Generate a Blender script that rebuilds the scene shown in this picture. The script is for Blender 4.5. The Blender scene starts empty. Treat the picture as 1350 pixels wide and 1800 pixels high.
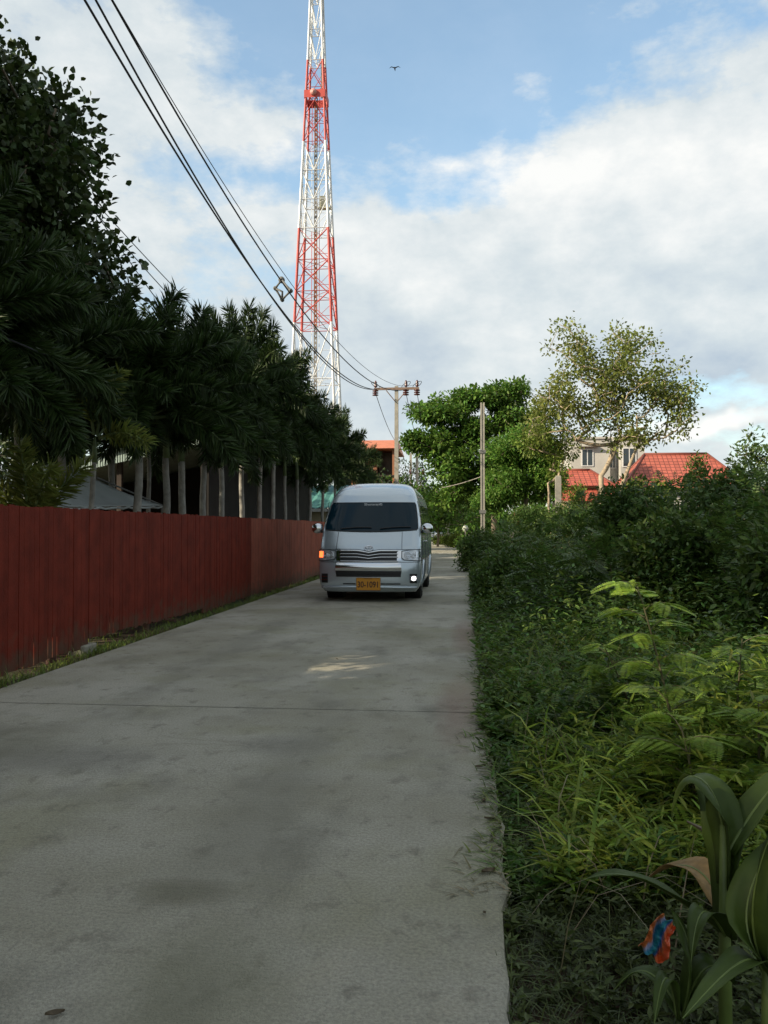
import bpy, math, random
import numpy as np
from mathutils import Vector, Matrix, Euler
R = math.radians
random.seed(7); rng = np.random.default_rng(11)
S = bpy.context.scene
COL = S.collection

# ------------------------------------------------------------------ camera, sky, sun, exposure
CAM_H = 1.32; PITCH = R(1.19); YAW = R(5.5); F = 1450.0
cd = bpy.data.cameras.new("camera"); cam = bpy.data.objects.new("camera", cd); COL.objects.link(cam)
cam.location = (0, 0, CAM_H); cam.rotation_euler = (R(90) + PITCH, 0, YAW)
cd.sensor_fit = 'VERTICAL'; cd.sensor_height = 36; cd.sensor_width = 27; cd.lens = F / 1800 * 36
cd.clip_start = 0.05; cd.clip_end = 3000
S.camera = cam
S.view_settings.view_transform = 'Standard'; S.view_settings.look = 'None'
S.view_settings.gamma = 1; S.view_settings.exposure = 0.35
CROT = Euler((R(90) + PITCH, 0, YAW)).to_matrix()
def ray(px, py): return CROT @ Vector(((px - 675) / F, (900 - py) / F, -1.0))
def at(px, py, Y):
    d = ray(px, py); return Vector((0, 0, CAM_H)) + d * (Y / d.y)

SUN_EL = R(27); SUN_AZ = R(30)
L = Vector((math.cos(SUN_AZ) * math.cos(SUN_EL), math.sin(SUN_AZ) * math.cos(SUN_EL), -math.sin(SUN_EL)))
sd = bpy.data.lights.new("sun", 'SUN'); sun = bpy.data.objects.new("sun", sd); COL.objects.link(sun)
sd.energy = 5.0; sd.angle = R(0.6); sd.color = (1.0, 0.86, 0.66)
sun.rotation_euler = L.to_track_quat('-Z', 'Y').to_euler(); sun.location = (-40, -20, 30)

world = bpy.data.worlds.new("World"); S.world = world; world.use_nodes = True
wt = world.node_tree; wt.nodes.clear()
def build_world():
    N = wt.nodes.new; K = wt.links.new
    out = N('ShaderNodeOutputWorld'); bg = N('ShaderNodeBackground'); K(bg.outputs[0], out.inputs[0])
    bg.inputs[1].default_value = 0.10
    sky = N('ShaderNodeTexSky'); sky.sky_type = 'NISHITA'; sky.sun_disc = False
    sky.sun_elevation = SUN_EL; sky.sun_rotation = math.atan2(-L.x, -L.y); sky.air_density = 1.2; sky.dust_density = 1.0; sky.ozone_density = 2.0
    tc = N('ShaderNodeTexCoord')
    def vmath(op, a, b=None, scale=None):
        n = N('ShaderNodeVectorMath'); n.operation = op
        for i, v in enumerate((a, b)):
            if v is None: continue
            if isinstance(v, (tuple, Vector)): n.inputs[i].default_value = v
            else: K(v, n.inputs[i])
        if scale is not None: n.inputs['Scale'].default_value = scale
        return n
    def m(op, a, b=None, c=None, clamp=False):
        n = N('ShaderNodeMath'); n.operation = op; n.use_clamp = clamp
        for i, v in enumerate((a, b, c)):
            if v is None: continue
            if isinstance(v, (int, float)): n.inputs[i].default_value = v
            else: K(v, n.inputs[i])
        return n.outputs[0]
    def noise(vec, scale, det, rough, off=(0, 0, 0), stretch=(1, 1, 1)):
        mp = N('ShaderNodeMapping'); K(vec, mp.inputs[0]); mp.inputs['Location'].default_value = off; mp.inputs['Scale'].default_value = stretch
        n = N('ShaderNodeTexNoise'); K(mp.outputs[0], n.inputs['Vector']); n.inputs['Scale'].default_value = scale
        n.inputs['Detail'].default_value = det; n.inputs['Roughness'].default_value = rough
        return n
    D = tc.outputs['Generated']
    nz = noise(D, 3.2, 5, .6)
    dd = vmath('SUBTRACT', nz.outputs['Color'], (.5, .5, .5)).outputs[0]
    dd = vmath('SCALE', dd, None, .22).outputs[0]
    DW = vmath('ADD', D, dd).outputs[0]
    def blob(px, py, rx, rz, pw=1.0):                     # soft ellipse in direction space: 1 at centre, 0 at rim
        c = ray(px, py).normalized()
        s = vmath('SUBTRACT', DW, c).outputs[0]
        s = vmath('MULTIPLY', s, (F / rx, F / rx * .7, F / rz)).outputs[0]
        l = vmath('LENGTH', s).outputs[1]
        n = N('ShaderNodeMapRange'); n.interpolation_type = 'SMOOTHSTEP'; K(l, n.inputs[0])
        n.inputs[1].default_value = 1.25; n.inputs[2].default_value = .25; n.inputs[3].default_value = 0; n.inputs[4].default_value = pw
        return n.outputs[0]
    f1 = noise(D, 4.5, 8, .62, (3.1, 1.7, .4), (1, 1, 2.2)).outputs['Fac']
    f2 = noise(D, 13, 6, .6, (7.1, 2.7, 1.4), (1, 1, 1.6)).outputs['Fac']
    fr = m('ADD', m('MULTIPLY', f1, .75), m('MULTIPLY', f2, .25))
    cov = m('MULTIPLY_ADD', m('SUBTRACT', fr, .5), 3.8, .80)
    for b in ((800, 60, 420, 150, -.75), (620, 330, 330, 70, -.55), (790, 190, 260, 80, -.35), (340, 300, 160, 130, -.22), (1050, 120, 420, 60, -.25)):
        cov = m('ADD', cov, blob(*b))
    for b in ((1150, 400, 520, 150, .7), (470, 290, 120, 60, .55), (230, 250, 200, 160, .15), (1150, 130, 260, 70, .35), (1300, 60, 160, 70, .3), (900, 120, 120, 40, .25), (900, 600, 700, 130, .6), (80, 60, 300, 120, .3)):
        cov = m('ADD', cov, blob(*b))
    cov = m('MULTIPLY_ADD', m('SUBTRACT', cov, .55), 1.45, .55)
    cov = m('MAXIMUM', cov, .16); cov = m('MINIMUM', cov, .97)
    # cloud brightness: bright where the sun strikes, grey undersides
    br = m('MULTIPLY_ADD', m('SUBTRACT', f2, .5), .6, .66)
    br = m('MULTIPLY_ADD', m('SUBTRACT', f1, .5), .5, br)
    for b in ((1150, 330, 420, 110, .16), (930, 300, 200, 60, .14), (470, 300, 140, 60, .12), (1200, 775, 190, 26, .40), (1050, 560, 500, 60, -.02), (1240, 660, 300, 70, -.20), (640, 640, 260, 110, -.10), (700, 480, 240, 60, .08), (250, 500, 260, 140, -.06)):
        br = m('ADD', br, blob(*b))
    br = m('MINIMUM', m('MAXIMUM', br, .30), .95)
    ramp = N('ShaderNodeValToRGB'); K(br, ramp.inputs[0])
    e = ramp.color_ramp.elements
    e[0].position = .3; e[0].color = (.34, .41, .49, 1); e[1].position = .92; e[1].color = (.74, .74, .72, 1)
    x = e.new(.62); x.color = (.52, .57, .59, 1)
    sc = vmath('SCALE', ramp.outputs[0], None, 10.6).outputs[0]
    skyc = vmath('MULTIPLY', sky.outputs[0], (.96, 1.04, .98)).outputs[0]
    skyc = vmath('SCALE', skyc, None, 1.95).outputs[0]
    mx = N('ShaderNodeMix'); mx.data_type = 'RGBA'; K(cov, mx.inputs[0]); K(skyc, mx.inputs[6]); K(sc, mx.inputs[7])
    sxyz = N('ShaderNodeSeparateXYZ'); K(D, sxyz.inputs[0])
    fr_ = N('ShaderNodeMapRange'); fr_.interpolation_type = 'SMOOTHSTEP'; K(sxyz.outputs['Y'], fr_.inputs[0])
    fr_.inputs[1].default_value = .1; fr_.inputs[2].default_value = .80; fr_.inputs[3].default_value = .74; fr_.inputs[4].default_value = 1.0   # sky overhead and behind dimmed to lower the light on the foreground
    fin = N('ShaderNodeVectorMath'); fin.operation = 'SCALE'; K(mx.outputs[2], fin.inputs[0]); K(fr_.outputs[0], fin.inputs['Scale'])
    K(fin.outputs[0], bg.inputs[0])
build_world()

# ------------------------------------------------------------------ materials
def mat(name, col, rough=.6, metal=0.0, var=0.0, vscale=3.0, bump=0.0, bscale=40.0, col2=None, island=0.0, spec=.5, transl=0.0, emit=None, estr=1.0, coat=0.0, hue=0.0):
    m = bpy.data.materials.new(name); m.use_nodes = True; t = m.node_tree; N = t.nodes.new; K = t.links.new
    b = t.nodes['Principled BSDF']; out = t.nodes['Material Output']
    b.inputs['Roughness'].default_value = rough; b.inputs['Metallic'].default_value = metal
    b.inputs['Specular IOR Level'].default_value = spec; b.inputs['Coat Weight'].default_value = coat
    c = (*col, 1); b.inputs['Base Color'].default_value = c
    src = None
    tc = N('ShaderNodeTexCoord')
    if var or col2:
        nz = N('ShaderNodeTexNoise'); nz.inputs['Scale'].default_value = vscale; nz.inputs['Detail'].default_value = 6; nz.inputs['Roughness'].default_value = .6
        K(tc.outputs['Object'], nz.inputs['Vector'])
        rp = N('ShaderNodeValToRGB'); K(nz.outputs['Fac'], rp.inputs[0])
        rp.color_ramp.elements[0].position = .32; rp.color_ramp.elements[1].position = .68
        c2 = col2 if col2 else tuple(min(1, x * (1 + var)) for x in col)
        c1 = col if col2 else tuple(x * (1 - var) for x in col)
        rp.color_ramp.elements[0].color = (*c1, 1); rp.color_ramp.elements[1].color = (*c2, 1)
        src = rp.outputs[0]
    if island:
        g = N('ShaderNodeNewGeometry'); hs = N('ShaderNodeHueSaturation')
        mr = N('ShaderNodeMapRange'); K(g.outputs['Random Per Island'], mr.inputs[0]); mr.inputs[3].default_value = 1 - island; mr.inputs[4].default_value = 1 + island
        K(mr.outputs[0], hs.inputs['Value'])
        if hue:
            mh = N('ShaderNodeMapRange'); mm = N('ShaderNodeMath'); mm.operation = 'FRACT'
            m2 = N('ShaderNodeMath'); m2.operation = 'MULTIPLY'; m2.inputs[1].default_value = 17.3; K(g.outputs['Random Per Island'], m2.inputs[0]); K(m2.outputs[0], mm.inputs[0])
            K(mm.outputs[0], mh.inputs[0]); mh.inputs[3].default_value = .5 - hue; mh.inputs[4].default_value = .5 + hue * .5; K(mh.outputs[0], hs.inputs['Hue'])
        if src: K(src, hs.inputs['Color'])
        else: hs.inputs['Color'].default_value = c
        src = hs.outputs[0]
    if src: K(src, b.inputs['Base Color'])
    if bump:
        n2 = N('ShaderNodeTexNoise'); n2.inputs['Scale'].default_value = bscale; n2.inputs['Detail'].default_value = 5; K(tc.outputs['Object'], n2.inputs['Vector'])
        bp = N('ShaderNodeBump'); bp.inputs['Strength'].default_value = bump; bp.inputs['Distance'].default_value = .02; K(n2.outputs['Fac'], bp.inputs['Height']); K(bp.outputs[0], b.inputs['Normal'])
    if transl:
        tr = N('ShaderNodeBsdfTranslucent'); mx = N('ShaderNodeMixShader'); mx.inputs[0].default_value = transl
        if src: K(src, tr.inputs[0])
        else: tr.inputs[0].default_value = c
        K(b.outputs[0], mx.inputs[1]); K(tr.outputs[0], mx.inputs[2]); K(mx.outputs[0], out.inputs[0])
    if emit:
        b.inputs['Emission Color'].default_value = (*emit, 1); b.inputs['Emission Strength'].default_value = estr
    return m
def leafmat(name, col, isl=.45, hue=.03, tr=.3, rough=.5, vscale=.8, col2=None):
    return mat(name, col, rough, island=isl, hue=hue, transl=tr, var=.25, vscale=vscale, col2=col2, spec=.35)

M = {}
M['palm'] = leafmat('palm_leaf', (.036, .068, .016), .45, .02, .18)
M['palm_young'] = leafmat('young_palm_leaf', (.17, .21, .045), .3, .02, .4)
M['bigtree'] = leafmat('broad_leaf', (.042, .072, .018), .5, .03, .2, vscale=1.2)
M['darktree'] = leafmat('dark_leaf', (.034, .064, .018), .5, .03, .2)
M['greentree'] = leafmat('green_leaf', (.105, .215, .035), .5, .03, .35)
M['lighttree'] = leafmat('light_leaf', (.12, .25, .04), .4, .03, .4)
M['olivetree'] = leafmat('olive_leaf', (.15, .215, .045), .45, .015, .45, vscale=.5, col2=(.24, .26, .06))
M['yellowtree'] = leafmat('yellow_leaf', (.17, .24, .04), .45, .015, .4)
M['thicket'] = leafmat('thicket_leaf', (.060, .125, .026), .5, .03, .3, vscale=.7, col2=(.105, .165, .030))
M['weed'] = leafmat('weed_leaf', (.085, .18, .030), .5, .04, .4, vscale=1.3, col2=(.15, .225, .035))
M['grass'] = leafmat('grass_blade', (.10, .18, .035), .5, .04, .4, vscale=1.3, col2=(.18, .235, .05))
M['creep'] = leafmat('creeping_grass', (.070, .098, .024), .5, .02, .25, vscale=1.3)
M['vergegreen'] = leafmat('verge_leaf', (.060, .135, .024), .5, .04, .35, vscale=1.1, col2=(.105, .185, .03))
M['lance'] = leafmat('lance_leaf', (.24, .34, .05), .45, .04, .4, vscale=1.3)
M['drygrass'] = leafmat('dry_grass', (.22, .19, .10), .4, .03, .3)
M['feather'] = leafmat('feather_leaf', (.24, .37, .05), .3, .02, .4)
M['maize'] = leafmat('strap_leaf', (.055, .105, .018), .25, .02, .35, rough=.5, vscale=9)
M['maizestem'] = mat('strap_stem', (.12, .17, .04), .5, var=.25, vscale=12)
M['deadleaf'] = mat('dead_leaf', (.30, .19, .07), .7, var=.35, vscale=25, transl=.2)
M['litter'] = mat('litter_leaf', (.10, .075, .045), .8, var=.3, vscale=20)
M['bark'] = mat('bark', (.20, .165, .12), .85, var=.35, vscale=6, bump=.6, bscale=30)
M['barkpale'] = mat('pale_bark', (.40, .32, .22), .85, var=.25, vscale=6, bump=.4, bscale=30)
M['palmbark'] = mat('palm_bark', (.30, .285, .25), .85, var=.3, vscale=7, bump=.4, bscale=25)
M['shaft'] = mat('crownshaft_green', (.13, .18, .07), .55, var=.25, vscale=6)
M['twig'] = mat('twig', (.13, .12, .06), .85, var=.3, vscale=10)
M['redwood'] = mat('red_fence_paint', (.145, .021, .011), .7, spec=.12, island=.12, var=.22, vscale=4, bump=.25, bscale=50)
M['redpale'] = mat('pale_fence_red', (.25, .065, .038), .7, spec=.25, island=.12, var=.22, vscale=2.5, bump=.25, bscale=50)  # paler red for the panels farther up the lane
M['wood'] = mat('fence_post_wood', (.10, .05, .035), .8, var=.3, vscale=8)
M['conc'] = mat('pole_concrete', (.34, .32, .27), .85, var=.2, vscale=4, bump=.3, bscale=35)
M['footing'] = mat('footing_concrete', (.28, .26, .21), .9, var=.25, vscale=12, bump=.4)
M['steelarm'] = mat('crossarm_steel', (.22, .15, .11), .7, var=.3, vscale=6)
M['insul'] = mat('insulator_brown', (.085, .022, .018), .25, var=.2, vscale=5)
M['wire'] = mat('cable_black', (.02, .02, .025), .6)
M['wiregrey'] = mat('cable_grey', (.10, .11, .13), .6)
M['spacer'] = mat('spacer_grey', (.16, .16, .15), .6)
M['twhite'] = mat('tower_white_paint', (.78, .80, .80), .5, var=.06, vscale=.6)
M['tred'] = mat('tower_red_paint', (.55, .085, .07), .6, var=.15, vscale=.6)
M['tray'] = mat('cable_tray', (.26, .25, .23), .7, var=.3, vscale=1.5)
M['rust'] = mat('cable_run_rusty', (.30, .12, .07), .7, var=.3, vscale=1.5)
M['tarp'] = mat('canvas_grey', (.42, .45, .44), .8, var=.12, vscale=2.0, bump=.3, bscale=6)
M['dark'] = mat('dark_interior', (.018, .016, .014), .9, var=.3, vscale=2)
M['darkwall'] = mat('shed_wall', (.06, .045, .035), .9, var=.3, vscale=2)
M['wallwhite'] = mat('plaster_white', (.50, .485, .44), .85, var=.10, vscale=.8)
M['wallcream'] = mat('plaster_cream', (.52, .44, .28), .85, var=.12, vscale=.8)
M['wallbrown'] = mat('wood_wall_orange', (.34, .15, .08), .8, var=.2, vscale=2)
M['winframe'] = mat('window_frame_white', (.7, .7, .68), .5)
M['glassdark'] = mat('window_glass', (.03, .04, .05), .08, spec=.8)
M['soil'] = None
M['wrap'] = None

def tile_mat(name, col, sx=5.0, sz=5.0):
    m = bpy.data.materials.new(name); m.use_nodes = True; t = m.node_tree; N = t.nodes.new; K = t.links.new
    b = t.nodes['Principled BSDF']; b.inputs['Roughness'].default_value = .65
    tc = N('ShaderNodeTexCoord'); br = N('ShaderNodeTexBrick'); K(tc.outputs['UV'], br.inputs['Vector'])
    br.inputs['Scale'].default_value = 1; br.inputs['Brick Width'].default_value = .30; br.inputs['Row Height'].default_value = .34; br.inputs['Mortar Size'].default_value = .028; br.inputs['Mortar Smooth'].default_value = .6; br.offset = 0
    br.inputs['Color1'].default_value = (*[c * 1.15 for c in col], 1); br.inputs['Color2'].default_value = (*[c * .85 for c in col], 1); br.inputs['Mortar'].default_value = (*[c * .42 for c in col], 1)
    nz = N('ShaderNodeTexNoise'); nz.inputs['Scale'].default_value = .9; K(tc.outputs['Object'], nz.inputs['Vector'])
    mx = N('ShaderNodeMix'); mx.data_type = 'RGBA'; mx.blend_type = 'MULTIPLY'; mx.inputs[0].default_value = .4; K(br.outputs[0], mx.inputs[6]); K(nz.outputs['Color'], mx.inputs[7])
    K(br.outputs[0], b.inputs['Base Color'])
    bp = N('ShaderNodeBump'); bp.inputs['Distance'].default_value = .05; bp.inputs['Strength'].default_value = .8; bp.invert = True; K(br.outputs['Fac'], bp.inputs['Height']); K(bp.outputs[0], b.inputs['Normal'])
    return m
M['tile'] = tile_mat('red_roof_tile', (.50, .115, .07))
M['tile2'] = tile_mat('orange_roof_tile', (.46, .12, .08))

for nm in ('redwood', 'redpale'):
    t_ = M[nm].node_tree; N_ = t_.nodes.new; K_ = t_.links.new; b_ = t_.nodes['Principled BSDF']; src_ = b_.inputs['Base Color'].links[0].from_socket
    tc_ = N_('ShaderNodeTexCoord'); sx_ = N_('ShaderNodeSeparateXYZ'); K_(tc_.outputs['Object'], sx_.inputs[0])
    n_ = N_('ShaderNodeTexNoise'); n_.inputs['Scale'].default_value = 7; n_.inputs['Detail'].default_value = 7; K_(tc_.outputs['Object'], n_.inputs[0])
    a_ = N_('ShaderNodeMath'); a_.operation = 'MULTIPLY_ADD'; K_(n_.outputs[0], a_.inputs[0]); a_.inputs[1].default_value = -.75; K_(sx_.outputs[2], a_.inputs[2])
    r_ = N_('ShaderNodeMapRange'); K_(a_.outputs[0], r_.inputs[0]); r_.inputs[1].default_value = -.05; r_.inputs[2].default_value = -.32; r_.inputs[3].default_value = 0; r_.inputs[4].default_value = .75
    x_ = N_('ShaderNodeMix'); x_.data_type = 'RGBA'; K_(r_.outputs[0], x_.inputs[0]); K_(src_, x_.inputs[6]); x_.inputs[7].default_value = (.085, .06, .04, 1); K_(x_.outputs[2], b_.inputs['Base Color'])
# ------------------------------------------------------------------ mesh helpers
def link(o, parent=None):
    COL.objects.link(o)
    if parent is not None: o.parent = parent
    return o
def tag(o, label=None, cat=None, group=None, kind=None):
    if label: o['label'] = label
    if cat: o['category'] = cat
    if group: o['group'] = group
    if kind: o['kind'] = kind
    return o
def empty(name, loc=(0, 0, 0), rz=0, label=None, cat=None, group=None):
    o = bpy.data.objects.new(name, None); o.location = loc; o.rotation_euler = (0, 0, rz); o.empty_display_size = .2
    link(o); tag(o, label, cat, group); return o
class MB:
    def __init__(s): s.v = []; s.f = []; s.uv = None
    def add(s, vs, fs):
        n = len(s.v); s.v += [tuple(v) for v in vs]; s.f += [tuple(i + n for i in f) for f in fs]
    def box(s, x0, x1, y0, y1, z0, z1):
        s.add([(x0, y0, z0), (x1, y0, z0), (x1, y1, z0), (x0, y1, z0), (x0, y0, z1), (x1, y0, z1), (x1, y1, z1), (x0, y1, z1)],
              [(0, 3, 2, 1), (4, 5, 6, 7), (0, 1, 5, 4), (1, 2, 6, 5), (2, 3, 7, 6), (3, 0, 4, 7)])
    def tube(s, pts, rad, n=6, cap=True):
        pts = [Vector(p) for p in pts]
        if not hasattr(rad, '__len__'): rad = [rad] * len(pts)
        t0 = (pts[1] - pts[0]).normalized(); up = Vector((0, 0, 1)) if abs(t0.z) < .9 else Vector((1, 0, 0))
        u = t0.cross(up).normalized(); vs = []
        for i, p in enumerate(pts):
            a = pts[max(0, i - 1)]; b = pts[min(len(pts) - 1, i + 1)]; t = (b - a)
            t = t.normalized() if t.length > 1e-9 else t0
            u = (u - t * u.dot(t)); u = u.normalized() if u.length > 1e-6 else t.orthogonal().normalized(); w = t.cross(u)
            for k in range(n):
                an = 2 * math.pi * k / n; vs.append(p + (u * math.cos(an) + w * math.sin(an)) * rad[i])
        fs = []
        for i in range(len(pts) - 1):
            for k in range(n):
                a = i * n + k; b = i * n + (k + 1) % n; fs.append((a, b, b + n, a + n))
        if cap: fs.append(tuple(range(n - 1, -1, -1))); fs.append(tuple(range((len(pts) - 1) * n, len(pts) * n)))
        s.add(vs, fs)
    def bar(s, a, b, r, n=4): s.tube([a, b], r, n)
    def lathe(s, prof, cx, cy, cz, axis='z', n=20):
        vs = []; fs = []
        for (r, h) in prof:
            for k in range(n):
                an = 2 * math.pi * k / n; c, q = r * math.cos(an), r * math.sin(an)
                vs.append((cx + c, cy + q, cz + h) if axis == 'z' else ((cx + h, cy + c, cz + q) if axis == 'x' else (cx + c, cy + h, cz + q)))
        for i in range(len(prof) - 1):
            for k in range(n):
                a = i * n + k; b = i * n + (k + 1) % n; fs.append((a, b, b + n, a + n))
        fs.append(tuple(range(n))); fs.append(tuple(range((len(prof) - 1) * n, len(prof) * n)))
        s.add(vs, fs)
    def build(s, name, m, parent=None, smooth=False, uvf=None):
        me = bpy.data.meshes.new(name); me.from_pydata(s.v, [], s.f); me.update()
        if m: me.materials.append(m)
        if smooth: me.polygons.foreach_set('use_smooth', [True] * len(me.polygons))
        if uvf:
            uv = me.uv_layers.new(name='UVMap')
            for p in me.polygons:
                for li in p.loop_indices: uv.data[li].uv = uvf(me.vertices[me.loops[li].vertex_index].co, p.normal)
        o = bpy.data.objects.new(name, me); return link(o, parent)
def np_obj(name, V, Fc, m, parent=None, smooth=False):
    me = bpy.data.meshes.new(name)
    V = np.asarray(V, dtype=np.float32).reshape(-1, 3); Fc = np.asarray(Fc, dtype=np.int32)
    n = len(Fc); k = Fc.shape[1]
    me.vertices.add(len(V)); me.vertices.foreach_set('co', V.ravel())
    me.loops.add(n * k); me.loops.foreach_set('vertex_index', Fc.ravel())
    me.polygons.add(n); me.polygons.foreach_set('loop_start', np.arange(0, n * k, k, dtype=np.int32))
    me.update(calc_edges=True); me.validate()
    me.materials.append(m)
    o = bpy.data.objects.new(name, me); return link(o, parent)
def unit(a): return a / np.maximum(np.linalg.norm(a, axis=-1, keepdims=True), 1e-9)
def rand_dir(n, up=0.0):
    d = rng.normal(size=(n, 3)); d = unit(d); d[:, 2] += up; return unit(d)
def leaves(P, Dr, Nn, ln, wd, fold=.18, bend=.0):
    """six-vertex leaves folded along the midrib: base P, direction Dr, normal hint Nn"""
    n = len(P); Dr = unit(Dr); sd_ = unit(np.cross(Dr, Nn)); up = np.cross(sd_, Dr)
    ln = np.broadcast_to(np.asarray(ln, float).reshape(-1, 1), (n, 1)); wd = np.broadcast_to(np.asarray(wd, float).reshape(-1, 1), (n, 1))
    b = P; t = P + Dr * ln - up * ln * bend
    l1 = P + Dr * ln * .32 + sd_ * wd * .5 + up * wd * fold; l2 = P + Dr * ln * .70 + sd_ * wd * .36 + up * wd * fold - up * ln * bend * .5
    r1 = P + Dr * ln * .32 - sd_ * wd * .5 + up * wd * fold; r2 = P + Dr * ln * .70 - sd_ * wd * .36 + up * wd * fold - up * ln * bend * .5
    V = np.stack([b, l1, l2, t, r2, r1], 1).reshape(-1, 3)
    i = np.arange(n)[:, None] * 6
    Fc = np.concatenate([i + np.array([[0, 1, 2, 3]]), i + np.array([[0, 3, 4, 5]])], 0)
    return V, Fc
def blades(P, Dr, side, ln, wd, droop):
    """three-segment grass blades, arching over"""
    n = len(P); ln = np.asarray(ln, float).reshape(-1, 1); wd = np.asarray(wd, float).reshape(-1, 1); dr = np.asarray(droop, float).reshape(-1, 1)
    hz = Dr.copy(); hz[:, 2] = 0; hz = unit(hz + 1e-6); pts = []
    for t in (0, .35, .7, 1.0):
        pts.append(P + Dr * ln * t + hz * ln * dr * t * t * .7 - np.array([0, 0, 1.0]) * ln * dr * t * t * .8)
    w = (1, .85, .55)
    V = np.stack([pts[0] - side * wd * .5, pts[0] + side * wd * .5, pts[1] - side * wd * .42, pts[1] + side * wd * .42, pts[2] - side * wd * .28, pts[2] + side * wd * .28, pts[3] - side * wd * .04, pts[3] + side * wd * .04], 1).reshape(-1, 3)
    i = np.arange(n)[:, None] * 8
    Fc = np.concatenate([i + np.array([[0, 1, 3, 2]]), i + np.array([[2, 3, 5, 4]]), i + np.array([[4, 5, 7, 6]])], 0)
    return V, Fc
def merge(parts):
    Vs = []; Fs = []; n = 0
    for V, Fc in parts: Vs.append(V); Fs.append(Fc + n); n += len(V)
    return np.concatenate(Vs), np.concatenate(Fs)
def gridpatch(fn, nu, nv):
    vs = []; fs = []
    for j in range(nv + 1):
        for i in range(nu + 1): vs.append(fn(i / nu, j / nv))
    for j in range(nv):
        for i in range(nu):
            a = j * (nu + 1) + i; fs.append((a, a + 1, a + nu + 2, a + nu + 1))
    return vs, fs

# ------------------------------------------------------------------ ground and road
def ground_material():
    m = bpy.data.materials.new('soil_and_turf'); m.use_nodes = True; t = m.node_tree; N = t.nodes.new; K = t.links.new
    b = t.nodes['Principled BSDF']; b.inputs['Roughness'].default_value = .95
    tc = N('ShaderNodeTexCoord'); n1 = N('ShaderNodeTexNoise'); n1.inputs['Scale'].default_value = .9; n1.inputs['Detail'].default_value = 7; K(tc.outputs['Object'], n1.inputs[0])
    r = N('ShaderNodeValToRGB'); K(n1.outputs[0], r.inputs[0]); e = r.color_ramp.elements
    e[0].position = .40; e[0].color = (.075, .032, .022, 1); e[1].position = .62; e[1].color = (.045, .055, .022, 1)
    K(r.outputs[0], b.inputs['Base Color'])
    n2 = N('ShaderNodeTexNoise'); n2.inputs['Scale'].default_value = 14; n2.inputs['Detail'].default_value = 8; K(tc.outputs['Object'], n2.inputs[0])
    bp = N('ShaderNodeBump'); bp.inputs['Distance'].default_value = .06; bp.inputs['Strength'].default_value = .9; K(n2.outputs[0], bp.inputs['Height']); K(bp.outputs[0], b.inputs['Normal'])
    return m
M['soil'] = ground_material()
def gheight(x, y):
    z = -.10 + .03 * math.sin(x * 1.9 + y * .7) * math.cos(y * 1.3)
    if -3.84 < x < 0.1: z = -.125
    elif -4.6 < x <= -3.84: z = -.03 + .01 * math.sin(y * 3)
    elif x <= -4.6: z = -.05
    return z
mb = MB()
xs = [-1500, -300, -80, -30, -15, -8, -6, -5, -4.4, -3.86, -3.80, -2, 0.05, .25] + [.5 + .25 * i for i in range(20)] + [6, 8, 12, 20, 40, 90, 300, 1500]
ys = [-300, -60, -15, -5] + [-2 + .5 * i for i in range(30)] + [14, 16, 20, 26, 34, 45, 60, 80, 120, 200, 400, 2500]
vs = [(x, y, gheight(x, y)) for y in ys for x in xs]; nx = len(xs)
mb.add(vs, [(j * nx + i, j * nx + i + 1, (j + 1) * nx + i + 1, (j + 1) * nx + i) for j in range(len(ys) - 1) for i in range(nx - 1)])
tag(mb.build('ground', M['soil'], smooth=True), kind='structure')

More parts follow.
